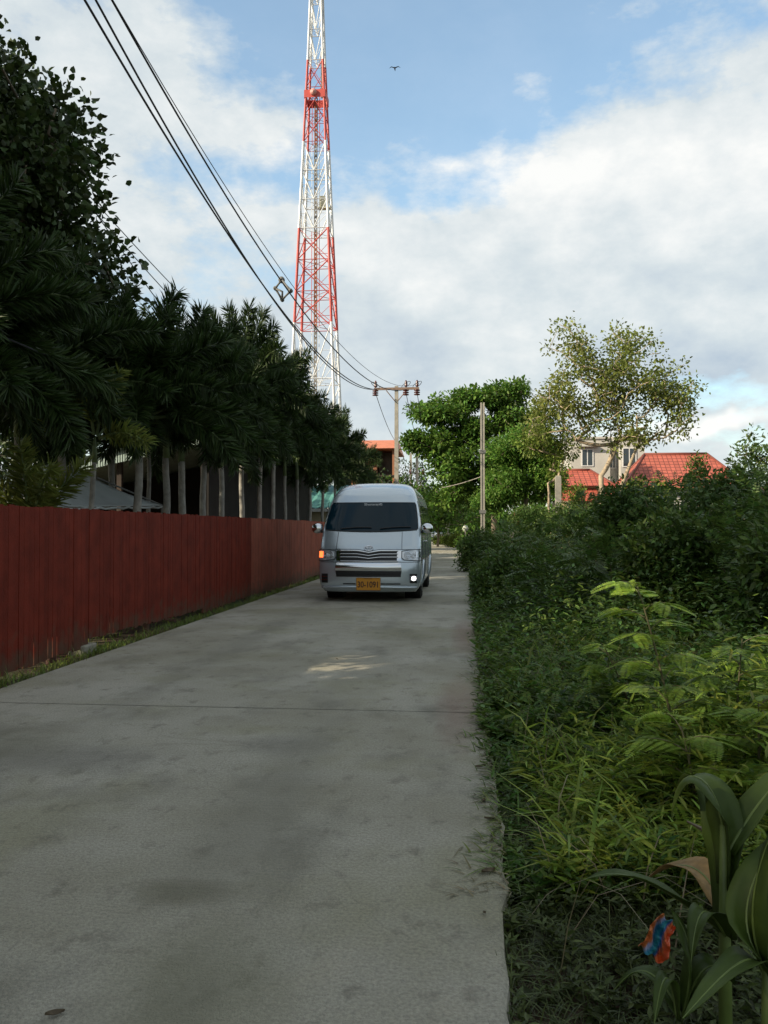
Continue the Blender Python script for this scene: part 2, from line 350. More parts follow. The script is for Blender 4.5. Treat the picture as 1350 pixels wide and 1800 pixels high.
def road_material():
    m = bpy.data.materials.new('worn_concrete'); m.use_nodes = True; t = m.node_tree; N = t.nodes.new; K = t.links.new
    b = t.nodes['Principled BSDF']; b.inputs['Roughness'].default_value = .78; b.inputs['Specular IOR Level'].default_value = .3
    tc = N('ShaderNodeTexCoord')
    def nz(s, d=6, st=(1, 1, 1), off=(0, 0, 0), r=.6):
        mp = N('ShaderNodeMapping'); K(tc.outputs['Object'], mp.inputs[0]); mp.inputs['Scale'].default_value = st; mp.inputs['Location'].default_value = off
        n = N('ShaderNodeTexNoise'); n.inputs['Scale'].default_value = s; n.inputs['Detail'].default_value = d; n.inputs['Roughness'].default_value = r; K(mp.outputs[0], n.inputs[0]); return n.outputs[0]
    def mixc(f, a, bb, bt='MIX'):
        n = N('ShaderNodeMix'); n.data_type = 'RGBA'; n.blend_type = bt
        for idx, v in ((0, f), (6, a), (7, bb)):
            if isinstance(v, (int, float)): n.inputs[idx].default_value = v
            elif isinstance(v, tuple): n.inputs[idx].default_value = (*v, 1)
            else: K(v, n.inputs[idx])
        return n.outputs[2]
    def ramp(f, a, b_, ca=0, cb=1):
        n = N('ShaderNodeMapRange'); K(f, n.inputs[0]); n.inputs[1].default_value = a; n.inputs[2].default_value = b_; n.inputs[3].default_value = ca; n.inputs[4].default_value = cb; n.clamp = True; return n.outputs[0]
    c = mixc(ramp(nz(.55, 5), .38, .62), (.375, .350, .262), (.54, .512, .425))
    c = mixc(ramp(nz(1.7, 6, (1, .6, 1), (4, 2, 0)), .52, .70, 0, .7), c, (.20, .19, .145))       # damp and tyre stains
    c = mixc(ramp(nz(.8, 4, (1, 1, 1), (9, 5, 0)), .52, .66, 0, .5), c, (.33, .315, .18))          # greenish film
    c = mixc(ramp(nz(75, 3), .35, .65, 0, .42), c, (.12, .12, .11))
    c = mixc(ramp(nz(7, 7, (1, .7, 1), (2, 7, 0), .7), .55, .70, 0, .6), c, (.14, .13, .10))
    def spot(cx, cy, rx, ry, col, k, c):
        mp = N('ShaderNodeMapping'); K(tc.outputs['Object'], mp.inputs[0]); mp.inputs['Location'].default_value = (-cx / rx, -cy / ry, 0); mp.inputs['Scale'].default_value = (1 / rx, 1 / ry, 0)
        nn = N('ShaderNodeTexNoise'); nn.inputs['Scale'].default_value = 1.6; nn.inputs['Detail'].default_value = 4; K(mp.outputs[0], nn.inputs[0])
        ad = N('ShaderNodeVectorMath'); ad.operation = 'ADD'; K(mp.outputs[0], ad.inputs[0])
        sc = N('ShaderNodeVectorMath'); sc.operation = 'SCALE'; sc.inputs['Scale'].default_value = .8; K(nn.outputs['Color'], sc.inputs[0]); K(sc.outputs[0], ad.inputs[1])
        sb = N('ShaderNodeVectorMath'); sb.operation = 'SUBTRACT'; sb.inputs[1].default_value = (.4, .4, .4); K(ad.outputs[0], sb.inputs[0])
        mu = N('ShaderNodeVectorMath'); mu.operation = 'MULTIPLY'; mu.inputs[1].default_value = (1, 1, 0); K(sb.outputs[0], mu.inputs[0])
        ln = N('ShaderNodeVectorMath'); ln.operation = 'LENGTH'; K(mu.outputs[0], ln.inputs[0])
        return mixc(ramp(ln.outputs[1], 1.1, .35, 0, k), c, col)
    p = at(300, 1560, 2.9); c = spot(-1.0, 2.95, .24, .13, (.15, .14, .09), .65, c)
    c = spot(-.02, 6.2, .22, 1.3, (.27, .15, .11), .4, c)      # red soil washed onto the edge
    c = spot(.05, 10.5, .24, 1.8, (.24, .13, .10), .45, c)
    c = spot(-2.3, 4.6, .7, .35, (.16, .155, .13), .5, c); c = spot(-1.1, 5.0, .35, .25, (.15, .145, .12), .45, c)
    c = spot(-.75, 2.3, .35, .5, (.22, .215, .14), .5, c); c = spot(-3.0, 4.9, .8, .5, (.19, .185, .13), .5, c)
    vm = N('ShaderNodeMapping'); K(tc.outputs['Object'], vm.inputs[0]); vn = N('ShaderNodeTexNoise'); vn.inputs['Scale'].default_value = 2.2; vn.inputs['Detail'].default_value = 6; K(vm.outputs[0], vn.inputs[0])
    va = N('ShaderNodeVectorMath'); va.operation = 'MULTIPLY_ADD'; K(vn.outputs['Color'], va.inputs[0]); va.inputs[1].default_value = (.55, .55, 0); K(vm.outputs[0], va.inputs[2])
    vo = N('ShaderNodeTexVoronoi'); vo.feature = 'DISTANCE_TO_EDGE'; vo.inputs['Scale'].default_value = .30; K(va.outputs[0], vo.inputs['Vector'])
    c = mixc(ramp(vo.outputs['Distance'], .0022, .0005, 0, .16), c, (.10, .095, .08))     # hairline cracks
    def track(xc, wd, k, c):                                                            # faint tyre tracks along the lane
        sx_ = N('ShaderNodeSeparateXYZ'); K(tc.outputs['Object'], sx_.inputs[0]); a_ = N('ShaderNodeMath'); a_.operation = 'SUBTRACT'; K(sx_.outputs[0], a_.inputs[0]); a_.inputs[1].default_value = xc
        b_ = N('ShaderNodeMath'); b_.operation = 'ABSOLUTE'; K(a_.outputs[0], b_.inputs[0]); mm_ = N('ShaderNodeMath'); mm_.operation = 'MULTIPLY'; K(ramp(b_.outputs[0], wd, wd * .3, 0, k), mm_.inputs[0]); K(ramp(nz(1.3, 5, (1, .35, 1), (xc, 0, 0)), .4, .6), mm_.inputs[1])
        return mixc(mm_.outputs[0], c, (.24, .23, .185))
    c = track(-2.55, .30, .5, c); c = track(-.95, .30, .5, c)
    K(c, b.inputs['Base Color'])
    h = nz(30, 8, (.25, 1.6, 1)); h2 = nz(140, 3)
    ma = N('ShaderNodeMath'); ma.operation = 'ADD'; K(h, ma.inputs[0]); K(h2, ma.inputs[1])
    bp = N('ShaderNodeBump'); bp.inputs['Distance'].default_value = .012; bp.inputs['Strength'].default_value = .8; K(ma.outputs[0], bp.inputs['Height']); K(bp.outputs[0], b.inputs['Normal'])
    return m
M['road'] = road_material()
def road_bend(y): return 0 if y < 62 else -((y - 62) ** 2) * .006
mb = MB()
cuts = [-10, -2, 6.0, 14, 22, 30, 38, 46, 54, 62, 70, 78, 86, 94, 102, 110]
RW0, RW1 = -3.82, .155
for a, b in zip(cuts[:-1], cuts[1:]):
    n = max(2, int((b - a) / .16)) if b < 20 else 12
    ya = a + .006; yb = b - .006; rows = []
    for i in range(n + 1):
        y = ya + (yb - ya) * i / n; q = road_bend(y)
        jr = (random.uniform(-.022, .012) + .02 * math.sin(y * 2.1)) if y < 20 else 0
        rows.append([(RW0 + q, y, -.10), (RW0 + q, y, 0), (RW0 + .5 + q, y, 0), (-1.8 + q, y, 0), (RW1 - .25 + q, y, 0), (RW1 - .012 + jr + q, y, 0), (RW1 + jr + q, y, -.012), (RW1 + jr * .6 + q, y, -.13)])
    k = len(rows[0]); mb.add([v for r_ in rows for v in r_], [(j * k + i, j * k + i + 1, (j + 1) * k + i + 1, (j + 1) * k + i) for j in range(n) for i in range(k - 1)])
mb.box(RW0 + .01, RW1 - .05, -10, 62, -.119, -.02)
tag(mb.build('road', M['road']), kind='structure')

# ------------------------------------------------------------------ red slat fence
FX = -4.07
fence = empty('slat_fence', (FX, 0, 0), label='long red painted fence of upright boards along the left road edge', cat='fence')
def fbase(y): return .03 + (.07 if 8.6 < y < 12.5 else 0) + .02 * math.sin(y * .9)
py_ = -7.0
while py_ < 36:
    mb = MB(); e = py_ + 2.5; y = py_; gapy = random.uniform(.002, .004)
    while y < e - .02:
        w = .090; zt = 1.535 + random.uniform(-.008, .008); zb = fbase(y) + random.uniform(-.015, .015); j = random.uniform(-.003, .003)
        g = .003
        g2 = .0085 if (5.5 < y < 9.5 and random.random() < .6) else .003       # a few boards have shrunk apart at the foot
        x0, x1 = j, j + .018
        y0, y1 = y + g / 2, y + w - g / 2
        mb.add([(x0, y0 + (g2 - g), zb), (x1, y0 + (g2 - g), zb), (x1, y1 - (g2 - g), zb), (x0, y1 - (g2 - g), zb),
                (x0, y0, zb + .55), (x1, y0, zb + .55), (x1, y1, zb + .55), (x0, y1, zb + .55), (x0, y0, zt), (x1, y0, zt), (x1, y1, zt), (x0, y1, zt)],
               [(0, 3, 2, 1), (8, 9, 10, 11)] + [(a, b, b + 4, a + 4) for o_ in (0, 4) for a, b in ((o_, o_ + 1), (o_ + 1, o_ + 2), (o_ + 2, o_ + 3), (o_ + 3, o_))])
        y += w
    mb.build('slat_panel', M['redpale'] if py_ > 15 else M['redwood'], fence)
    p = MB(); p.box(-.115, -.045, py_ - .035, py_ + .035, -.1, 1.45); p.build('post', M['wood'], fence)
    py_ += 2.5
for z in (.28, 1.25):
    mb = MB(); mb.box(-.045, -.006, -7, py_, z, z + .07); mb.build('rail', M['wood'], fence)
mb = MB(); mb.box(-.13, .06, 8.45, 8.75, -.12, .075); o = mb.build('footing', M['footing'], fence)
bv = o.modifiers.new('b', 'BEVEL'); bv.width = .012

# ------------------------------------------------------------------ van
def sm(z, xs_, ys_, w=.03): return sum(float(np.interp(z + k * w / 2, xs_, ys_)) for k in (-2, -1, 0, 1, 2)) / 5
ZW = [.18, .26, .45, .75, 1.0, 1.3, 1.55, 1.8, 1.95, 2.05, 2.12, 2.18, 2.22, 2.25, 2.268, 2.275]
WW = [.84, .91, .94, .945, .94, .925, .90, .855, .815, .775, .73, .67, .60, .50, .38, .20]
ZF = [.18, .26, .34, .60, .70, .78, .96, 1.02, 1.30, 1.82, 1.98, 2.10, 2.18, 2.23, 2.26, 2.275]
YFV = [.10, .025, .0, .0, .02, .045, .085, .12, .33, .80, .98, 1.18, 1.40, 1.68, 2.05, 2.6]
ZR = [.18, .5, 1.0, 1.9, 2.1, 2.2, 2.25, 2.275]; YRV = [5.30, 5.36, 5.33, 5.12, 5.0, 4.85, 4.6, 4.1]
Wd = lambda z: sm(z, ZW, WW, .012 if z > 2.1 else .04)
Yf = lambda z: sm(z, ZF, YFV, .012 if z > 2.1 else .03)
Yr = lambda z: sm(z, ZR, YRV, .01)
def Dp(z): return float(np.interp(z, [.2, 1.0, 1.4, 2.0, 2.27], [.30, .34, .30, .34, .5]))
def yfront(x, z):
    w = Wd(z); u = min(.9999, abs(x) / w)
    return Yf(z) + Dp(z) * (1 - (1 - u ** 2.7) ** (1 / 2.7))
def normal_f(x, z, e=.01):
    w = Wd(z); x = max(-w + .015, min(w - .015, x))
    dx = (yfront(x + e, z) - yfront(x - e, z)) / (2 * e); dz = (yfront(x, z + e) - yfront(x, z - e)) / (2 * e)
    return Vector((dx, -1, dz)).normalized()
def sp(x, z, off):
    return Vector((x, yfront(x, z), z)) + normal_f(x, z) * off
VX, VY = -1.712, 14.80
M['paint'] = mat('silver_blue_paint', (.54, .61, .66), .27, metal=.6, coat=.6)
M['chrome'] = mat('chrome', (.75, .76, .78), .12, metal=1.0)
M['blackpl'] = mat('black_plastic', (.012, .012, .013), .45)
M['vglass'] = mat('windscreen_glass', (.004, .020, .032), .05, spec=.22)
M['rubber'] = mat('tyre_rubber', (.015, .015, .015), .85)
M['rimm'] = mat('wheel_alloy', (.45, .46, .48), .3, metal=.8)
M['lens'] = mat('headlamp_lens', (.58, .62, .66), .08, metal=.45, var=.35, vscale=14, coat=1)
M['reflector'] = mat('lamp_reflector', (.8, .82, .85), .12, metal=1)
M['turnlit'] = mat('lit_indicator', (.9, .12, .03), .3, emit=(1.0, .13, .03), estr=2.6)
M['foglit'] = mat('lit_fog_lamp', (1, 1, 1), .3, emit=(1.0, .97, .93), estr=2.2)
M['plate'] = mat('plate_orange', (.62, .27, .02), .5)
M['platetext'] = mat('plate_lettering', (.08, .035, .02), .6)
M['stickert'] = mat('sticker_white', (.75, .78, .8), .5)
M['seam'] = mat('panel_gap', (.015, .016, .018), .7)
van = empty('passenger_van', (VX, VY, 0), label='silver high-roof passenger van with orange licence plate driving toward the camera', cat='van')
def build_van():
    zs = list(np.linspace(.18, .34, 6)) + list(np.arange(.38, 1.95, .04)) + list(np.linspace(1.96, 2.2, 14)) + [2.215, 2.23, 2.24, 2.25, 2.258, 2.265, 2.27, 2.2745]
    th = np.linspace(-1, 1, 45); us = np.sign(th) * (1 - (1 - np.abs(th)) ** 1.9)
    ysd = np.linspace(0, 1, 60); rings = []
    for z in zs:
        w = Wd(z); yf = Yf(z); d = Dp(z); yr = Yr(z); rd = .22
        ring = [(float(u) * w, yfront(float(u) * w, z) if abs(u) < .9999 else yf + d, z) for u in us]
        ya = yf + d; yb = yr - rd
        if yb < ya: yb = ya + .05
        ring += [(w, ya + (yb - ya) * float(t), z) for t in ysd[1:]]
        ring += [(w * float(-u), yb + rd * (1 - abs(float(u)) ** 3.2) ** (1 / 3.2), z) for u in us[1:-1]]
        ring += [(-w, yb + (ya - yb) * float(t), z) for t in ysd[:-1]]
        rings.append(ring)
    n = len(rings[0]); mb = MB(); V_ = [v for r_ in rings for v in r_]; Fs = []
    for j in range(len(rings) - 1):
        for i in range(n):
            a = j * n + i; b = j * n + (i + 1) % n
            c = [(V_[a][k] + V_[b][k] + V_[a + n][k] + V_[b + n][k]) / 4 for k in range(3)]
            if abs(c[0]) > .85 * Wd(c[2]) and c[1] > .5 and min(math.hypot(c[1] - wy, c[2] - .33) for wy in (1.20, 4.31)) < .385: continue
            Fs.append((a, b, b + n, a + n))
    top = len(V_) - n; V_.append((0, 3.3, 2.277)); Fs += [(top + i, top + (i + 1) % n, len(V_) - 1) for i in range(n)]
    Fs.append(tuple(range(n - 1, -1, -1)))
    mb.add(V_, Fs); mb.build('body', M['paint'], van, smooth=True)
    # wheel wells and arches
    for s in (-1, 1):
        for wy in (1.20, 4.31):
            m2 = MB(); m2.lathe([(.40, 0), (.40, .30)], s * .60 if s > 0 else -.90, wy, .36, 'x', 28); m2.build('wheel_well', M['blackpl'], van, smooth=False)
            m3 = MB(); pts = [(s * (Wd(.33 + .39 * math.sin(a)) + .004), wy + .39 * math.cos(a), .33 + .39 * math.sin(a)) for a in np.linspace(-.2, math.pi + .2, 26)]
            m3.tube(pts, .018, 6); m3.build('arch_trim', M['paint'], van, smooth=True)
            wh = MB(); wh.lathe([(.20, -.10), (.30, -.105), (.328, -.085), (.335, -.03), (.335, .03), (.328, .085), (.30, .105), (.20, .10)], 0, 0, 0, 'x', 36)
            tyre = wh.build('wheel', M['rubber'], van, smooth=True); tyre.location = (s * .81, wy, .335)
            rm = MB(); rm.lathe([(.205, .03), (.205, .108), (.185, .10), (.06, .075), (.055, .10), (.02, .105)], 0, 0, 0, 'x', 24)
            rm_ = rm.build('rim', M['rimm'], tyre, smooth=True); rm_.rotation_euler = (0, 0, 0 if s > 0 else math.pi)
    # chassis box under the body
    ub = MB(); ub.box(-.55, .55, .5, 5.0, .16, .30); ub.build('chassis', M['blackpl'], van)
    # windscreen
    def wfn(u, v):
        z = 1.305 + .515 * v; hw = (Wd(z) - .052) * (1 - .03 * max(0, (.06 - v) / .06) ** 2 - .02 * max(0, (v - .94) / .06) ** 2)
        return sp((2 * u - 1) * hw, z - .035 * (1 - v) * (1 - abs(2 * u - 1) ** 2) * 1.0, .006)
    mb = MB(); mb.add(*gridpatch(wfn, 40, 16)); ws = mb.build('windscreen', M['vglass'], van, smooth=True)
    rim = [wfn(u, 0) for u in np.linspace(0, 1, 30)] + [wfn(1, v) for v in np.linspace(.05, 1, 12)] + [wfn(u, 1) for u in np.linspace(1, 0, 30)] + [wfn(0, v) for v in np.linspace(1, .0, 12)]
    mb = MB(); mb.tube(rim, .009, 5); mb.build('seal', M['blackpl'], ws, smooth=True)
    # wipers
    for a, b in (((-.55, 1.315), (.02, 1.335)), ((.18, 1.315), (.74, 1.345))):
        mb = MB(); mb.tube([sp(a[0] + (b[0] - a[0]) * t, a[1] + (b[1] - a[1]) * t + .012 * math.sin(t * 3), .022) for t in np.linspace(0, 1, 12)], .011, 5); mb.build('wiper', M['blackpl'], van)
    # sticker lettering across the top of the glass (a row of small looped letters)
    mb = MB(); x = -.16
    for k in range(13):
        z0 = 1.775; c = sp(x + .01, z0, .012); r_ = .0095
        pts = [sp(x + .010 + r_ * math.cos(a), z0 + 1.5 * r_ * math.sin(a), .011) for a in np.linspace(-2.2 + .4 * (k % 3), 2.6 + .3 * (k % 2), 9)]
        mb.tube(pts, .0036, 4)
        if k in (0, 1, 11, 12): mb.tube([sp(x, z0 + .022, .011), sp(x + .02, z0 + .026, .011)], .0036, 4)
        x += .0265
    mb.build('windscreen_lettering', M['stickert'], ws)
    # headlamps
    for s in (-1, 1):
        def hf(u, v):
            x = .60 + (.932 - .60) * u; zt = .948 - .03 * (1 - u) ** 2 - .02 * max(0, u - .75) ; zb = .742 + .022 * (1 - u) - .0 * u
            if u < .12: zb += .03 * (1 - u / .12)
            return sp(s * x, zb + (zt - zb) * v, .012)
        mb = MB(); mb.add(*gridpatch(hf, 24, 10)); hl = mb.build('headlight', M['lens'], van, smooth=True)
        rim = [hf(u, 0) for u in np.linspace(0, 1, 16)] + [hf(1, v) for v in np.linspace(.1, 1, 7)] + [hf(u, 1) for u in np.linspace(1, 0, 16)] + [hf(0, v) for v in np.linspace(1, 0, 7)]
        mb = MB(); mb.tube(rim, .006, 5); mb.build('lamp_edge', M['seam'], hl, smooth=True)
        for (cx, cz, rr, nm, mm) in ((.70, .85, .058, 'reflector', M['reflector']), (.80, .835, .042, 'reflector', M['reflector'])):
            mb = MB(); c = sp(s * cx, cz, .016); nn = normal_f(s * cx, cz); q = nn.to_track_quat('Z', 'Y').to_matrix()
            for ra in (rr, rr * .55):
                mb.tube([c + q @ Vector((ra * math.cos(a), ra * math.sin(a), 0)) for a in np.linspace(0, 2 * math.pi, 17)], .007, 5)
            mb.build(nm, mm, hl, smooth=True)
        mb = MB(); mb.add(*gridpatch(lambda u, v: sp(s * (.845 + .075 * u), .80 + .11 * v, .019), 6, 6)); mb.build('indicator', M['turnlit'] if s < 0 else M['reflector'], hl, smooth=True)
    # grille: black opening, chrome V-shaped bars
    vdip = lambda x: -.035 * max(0, 1 - abs(x) / .22) ** 1.2
    gh = lambda x: .012 * abs(x)
    mb = MB(); mb.add(*gridpatch(lambda u, v: sp((2 * u - 1) * .515, (.735 + (.925 + vdip((2 * u - 1) * .515) - .735) * v), .008), 40, 6)); gr = mb.build('grille', M['blackpl'], van, smooth=True)
    for z, r_, k in ((.925, .015, 1), (.868, .009, .9), (.81, .010, .75), (.735, .010, 0.1)):
        mb = MB(); mb.tube([sp(x, z + k * vdip(x), .018) for x in np.linspace(-.53, .53, 45)], r_, 6); mb.build('grille_bar', M['chrome'], gr, smooth=True)
    for s in (-1, 1):
        mb = MB(); mb.add(*gridpatch(lambda u, v: sp(s * (.515 + .075 * u), .745 + .185 * v, .011), 5, 6)); mb.build('grille_side', M['chrome'] if s > 0 else M['chrome'], gr, smooth=True)
    # chrome band, lower intake
    mb = MB(); mb.add(*gridpatch(lambda u, v: sp((2 * u - 1) * (.60 - .02 * v), .572 + .135 * v, .02 + .018 * math.sin(math.pi * v)), 36, 8)); mb.build('chrome_band', M['chrome'], van, smooth=True)
    mb = MB(); mb.add(*gridpatch(lambda u, v: sp((2 * u - 1) * (.585 + .015 * v), .458 + .108 * v, .006), 30, 4)); it = mb.build('lower_intake', M['blackpl'], van, smooth=True)
    mb = MB(); mb.tube([sp(x, .512, .012) for x in np.linspace(-.57, .57, 20)], .005, 4); mb.build('intake_slat', M['seam'], it)
    for s, a, b in ((-1, .23, .46), (1, .23, .58)):
        mb = MB(); mb.add(*gridpatch(lambda u, v: sp(s * (a + (b - a) * u), .322 + .022 * v, .005), 10, 2)); mb.build('bumper_slot', M['seam'], van)
    # bumper lip
    mb = MB(); mb.tube([sp(x, .285 - .02 * abs(x), .012) for x in np.linspace(-.86, .86, 40)], .022, 8); mb.build('bumper_lip', M['paint'], van, smooth=True)
    # fog lamps
    for s in (-1, 1):
        mb = MB(); mb.add(*gridpatch(lambda u, v: sp(s * (.745 + .125 * u), .345 + .165 * v, .006), 6, 6)); fg = mb.build('fog_light', M['blackpl'], van, smooth=True)
        for z in (.40, .46):
            mb = MB(); mb.tube([sp(s * x, z, .014) for x in np.linspace(.755, .862, 6)], .007, 5); mb.build('fog_trim', M['chrome'], fg)
        c = sp(s * .81, .43, .02); nn = normal_f(s * .81, .43); q = nn.to_track_quat('Z', 'Y').to_matrix(); mb = MB()
        if s > 0:
            ring = [c + q @ Vector((.047 * math.cos(a), .043 * math.sin(a), 0)) for a in np.linspace(0, 2 * math.pi, 20, endpoint=False)]
            mb.add(ring + [c + nn * .02], [(i, (i + 1) % 20, 20) for i in range(20)]); mb.build('lamp', M['foglit'], fg, smooth=True)
    # hood seams, side body seams
    for s in (-1, 1):
        mb = MB(); mb.tube([sp(s * (.60 - .03 * (z - .95)), z, .0015) for z in np.linspace(.95, 1.27, 12)], .0045, 4); mb.build('panel_gap', M['seam'], van)
    mb = MB(); mb.tube([sp(x, .952 + (vdip(x) if abs(x) < .5 else 0) - .02 * max(0, abs(x) - .55), .001) for x in np.linspace(-.86, .86, 60)], .0045, 4); mb.build('panel_gap', M['seam'], van)
    mb = MB(); mb.tube([sp(x, .722, .001) for x in list(np.linspace(-.90, .90, 40))], .0045, 4); mb.build('panel_gap', M['seam'], van)
    # emblem: three crossed ovals
    c = sp(0, .965, .022); nn = normal_f(0, .965); q = nn.to_track_quat('Z', 'Y').to_matrix(); mb = MB()
    for rx, rz, oz in ((.078, .052, 0), (.028, .046, 0.002), (.055, .019, .024)):
        mb.tube([c + q @ Vector((rx * math.cos(a), rz * math.sin(a) + oz, 0)) for a in np.linspace(0, 2 * math.pi, 29)], .0075, 6)
    mb.build('emblem', M['chrome'], van, smooth=True)
    # licence plate
    yp = yfront(0, .33) - .03
    mb = MB(); mb.box(-.215, .225, yp, yp + .012, .215, .445); pl = mb.build('licence_plate', M['plate'], van)
    bvm = pl.modifiers.new('b', 'BEVEL'); bvm.width = .004
    def text(s_, size, x, z, mm, ex=1.0):
        cu = bpy.data.curves.new('plate_number', 'FONT'); cu.body = s_; cu.size = size; cu.align_x = 'CENTER'; cu.align_y = 'CENTER'; cu.extrude = .0015; cu.offset = .0025
        to = bpy.data.objects.new('tmp', cu); COL.objects.link(to)
        me = bpy.data.meshes.new_from_object(to); bpy.data.objects.remove(to); me.name = 'plate_number'
        me.materials.clear(); me.materials.append(mm)
        o = bpy.data.objects.new('plate_number', me); o.parent = pl; COL.objects.link(o); o.rotation_euler = (math.pi / 2, 0, 0); o.scale = (ex, 1, 1); o.location = (x, yp - .004, z)
    text('30-1091', .150, .005, .318, M['platetext'], .80)
    mb = MB()                                             # small line of province lettering
    for k in range(7): 
        cx = -.06 + k * .02; mb.tube([(cx + .006 * math.cos(a), yp - .003, .425 + .008 * math.sin(a)) for a in np.linspace(-1.5, 2.8, 7)], .002, 4)
    mb.build('plate_lettering', M['platetext'], pl)
    # rim on plate
    mb = MB(); mb.tube([(-.21, yp - .002, .22), (.22, yp - .002, .22), (.22, yp - .002, .44), (-.21, yp - .002, .44), (-.21, yp - .002, .22)], .003, 4); mb.build('plate_frame', M['platetext'], pl)
    # mirrors
    for s in (-1, 1):
        mb = MB(); cx, cy, cz = s * 1.035, .62, 1.335
        vs, fs = gridpatch(lambda u, v: (cx + .112 * math.cos(2 * math.pi * u) * (abs(math.sin(math.pi * v)) ** .45) * (1 - .12 * (s * math.cos(2 * math.pi * u) < 0)),
                                         cy - .085 * math.cos(math.pi * v), cz + .095 * math.copysign(abs(math.sin(2 * math.pi * u)) ** .8, math.sin(2 * math.pi * u)) * (abs(math.sin(math.pi * v)) ** .45) - .02 * s * math.cos(2 * math.pi * u) * 0), 24, 12)
        mb.add(vs, fs); mr = mb.build('wing_mirror', M['chrome'], van, smooth=True)
        mb = MB(); mb.tube([(s * .90, .64, 1.27), (s * .97, .63, 1.27), (s * 1.0, .62, 1.29)], .022, 6); mb.build('mirror_arm', M['blackpl'], mr)
        mb = MB(); mb.add(*gridpatch(lambda u, v: (cx + (2 * u - 1) * .085, cy + .078, cz + (2 * v - 1) * .07), 2, 2)); mb.build('mirror_glass', M['vglass'], mr)
    # side windows, doors
    for s in (-1, 1):
        def sd_pt(y, z, off=.005): return (s * (Wd(z) + off), y, z)
        for y0b, y0t, y1, z0, z1 in ((.92, 1.22, 1.95, 1.22, 1.78), (2.10, 2.10, 3.15, 1.22, 1.80), (3.25, 3.25, 4.15, 1.22, 1.80), (4.25, 4.25, 4.95, 1.22, 1.80)):
            mb = MB(); mb.add(*gridpatch(lambda u, v: sd_pt((y0b + (y0t - y0b) * v) * (1 - u) + y1 * u, z0 + (z1 - z0) * v), 6, 8)); mb.build('side_window', M['vglass'], van, smooth=True)
        for yy in (.82, 2.03, 3.2):
            mb = MB(); mb.tube([sd_pt(yy, z, .001) for z in np.linspace(.35, 1.85, 16)], .0045, 4); mb.build('panel_gap', M['seam'], van)
        for yy in (1.82, 2.2):
            mb = MB(); mb.tube([sd_pt(yy - .08, 1.08, .02), sd_pt(yy + .08, 1.08, .02)], .014, 6); mb.build('door_handle', M['chrome'], van, smooth=True)
        mb = MB(); mb.tube([sd_pt(y, 2.0, .004) for y in np.linspace(1.3, 4.9, 20)], .008, 5); mb.build('gutter', M['paint'], van, smooth=True)
    # rear lamps
    for s in (-1, 1):
        mb = MB(); mb.box(s * .80 - .06, s * .80 + .06, 5.28, 5.385, .85, 1.25); mb.build('rear_light', mat('tail_lamp_red', (.4, .02, .02), .2) if s < 0 else bpy.data.materials['tail_lamp_red'], van)
build_van()

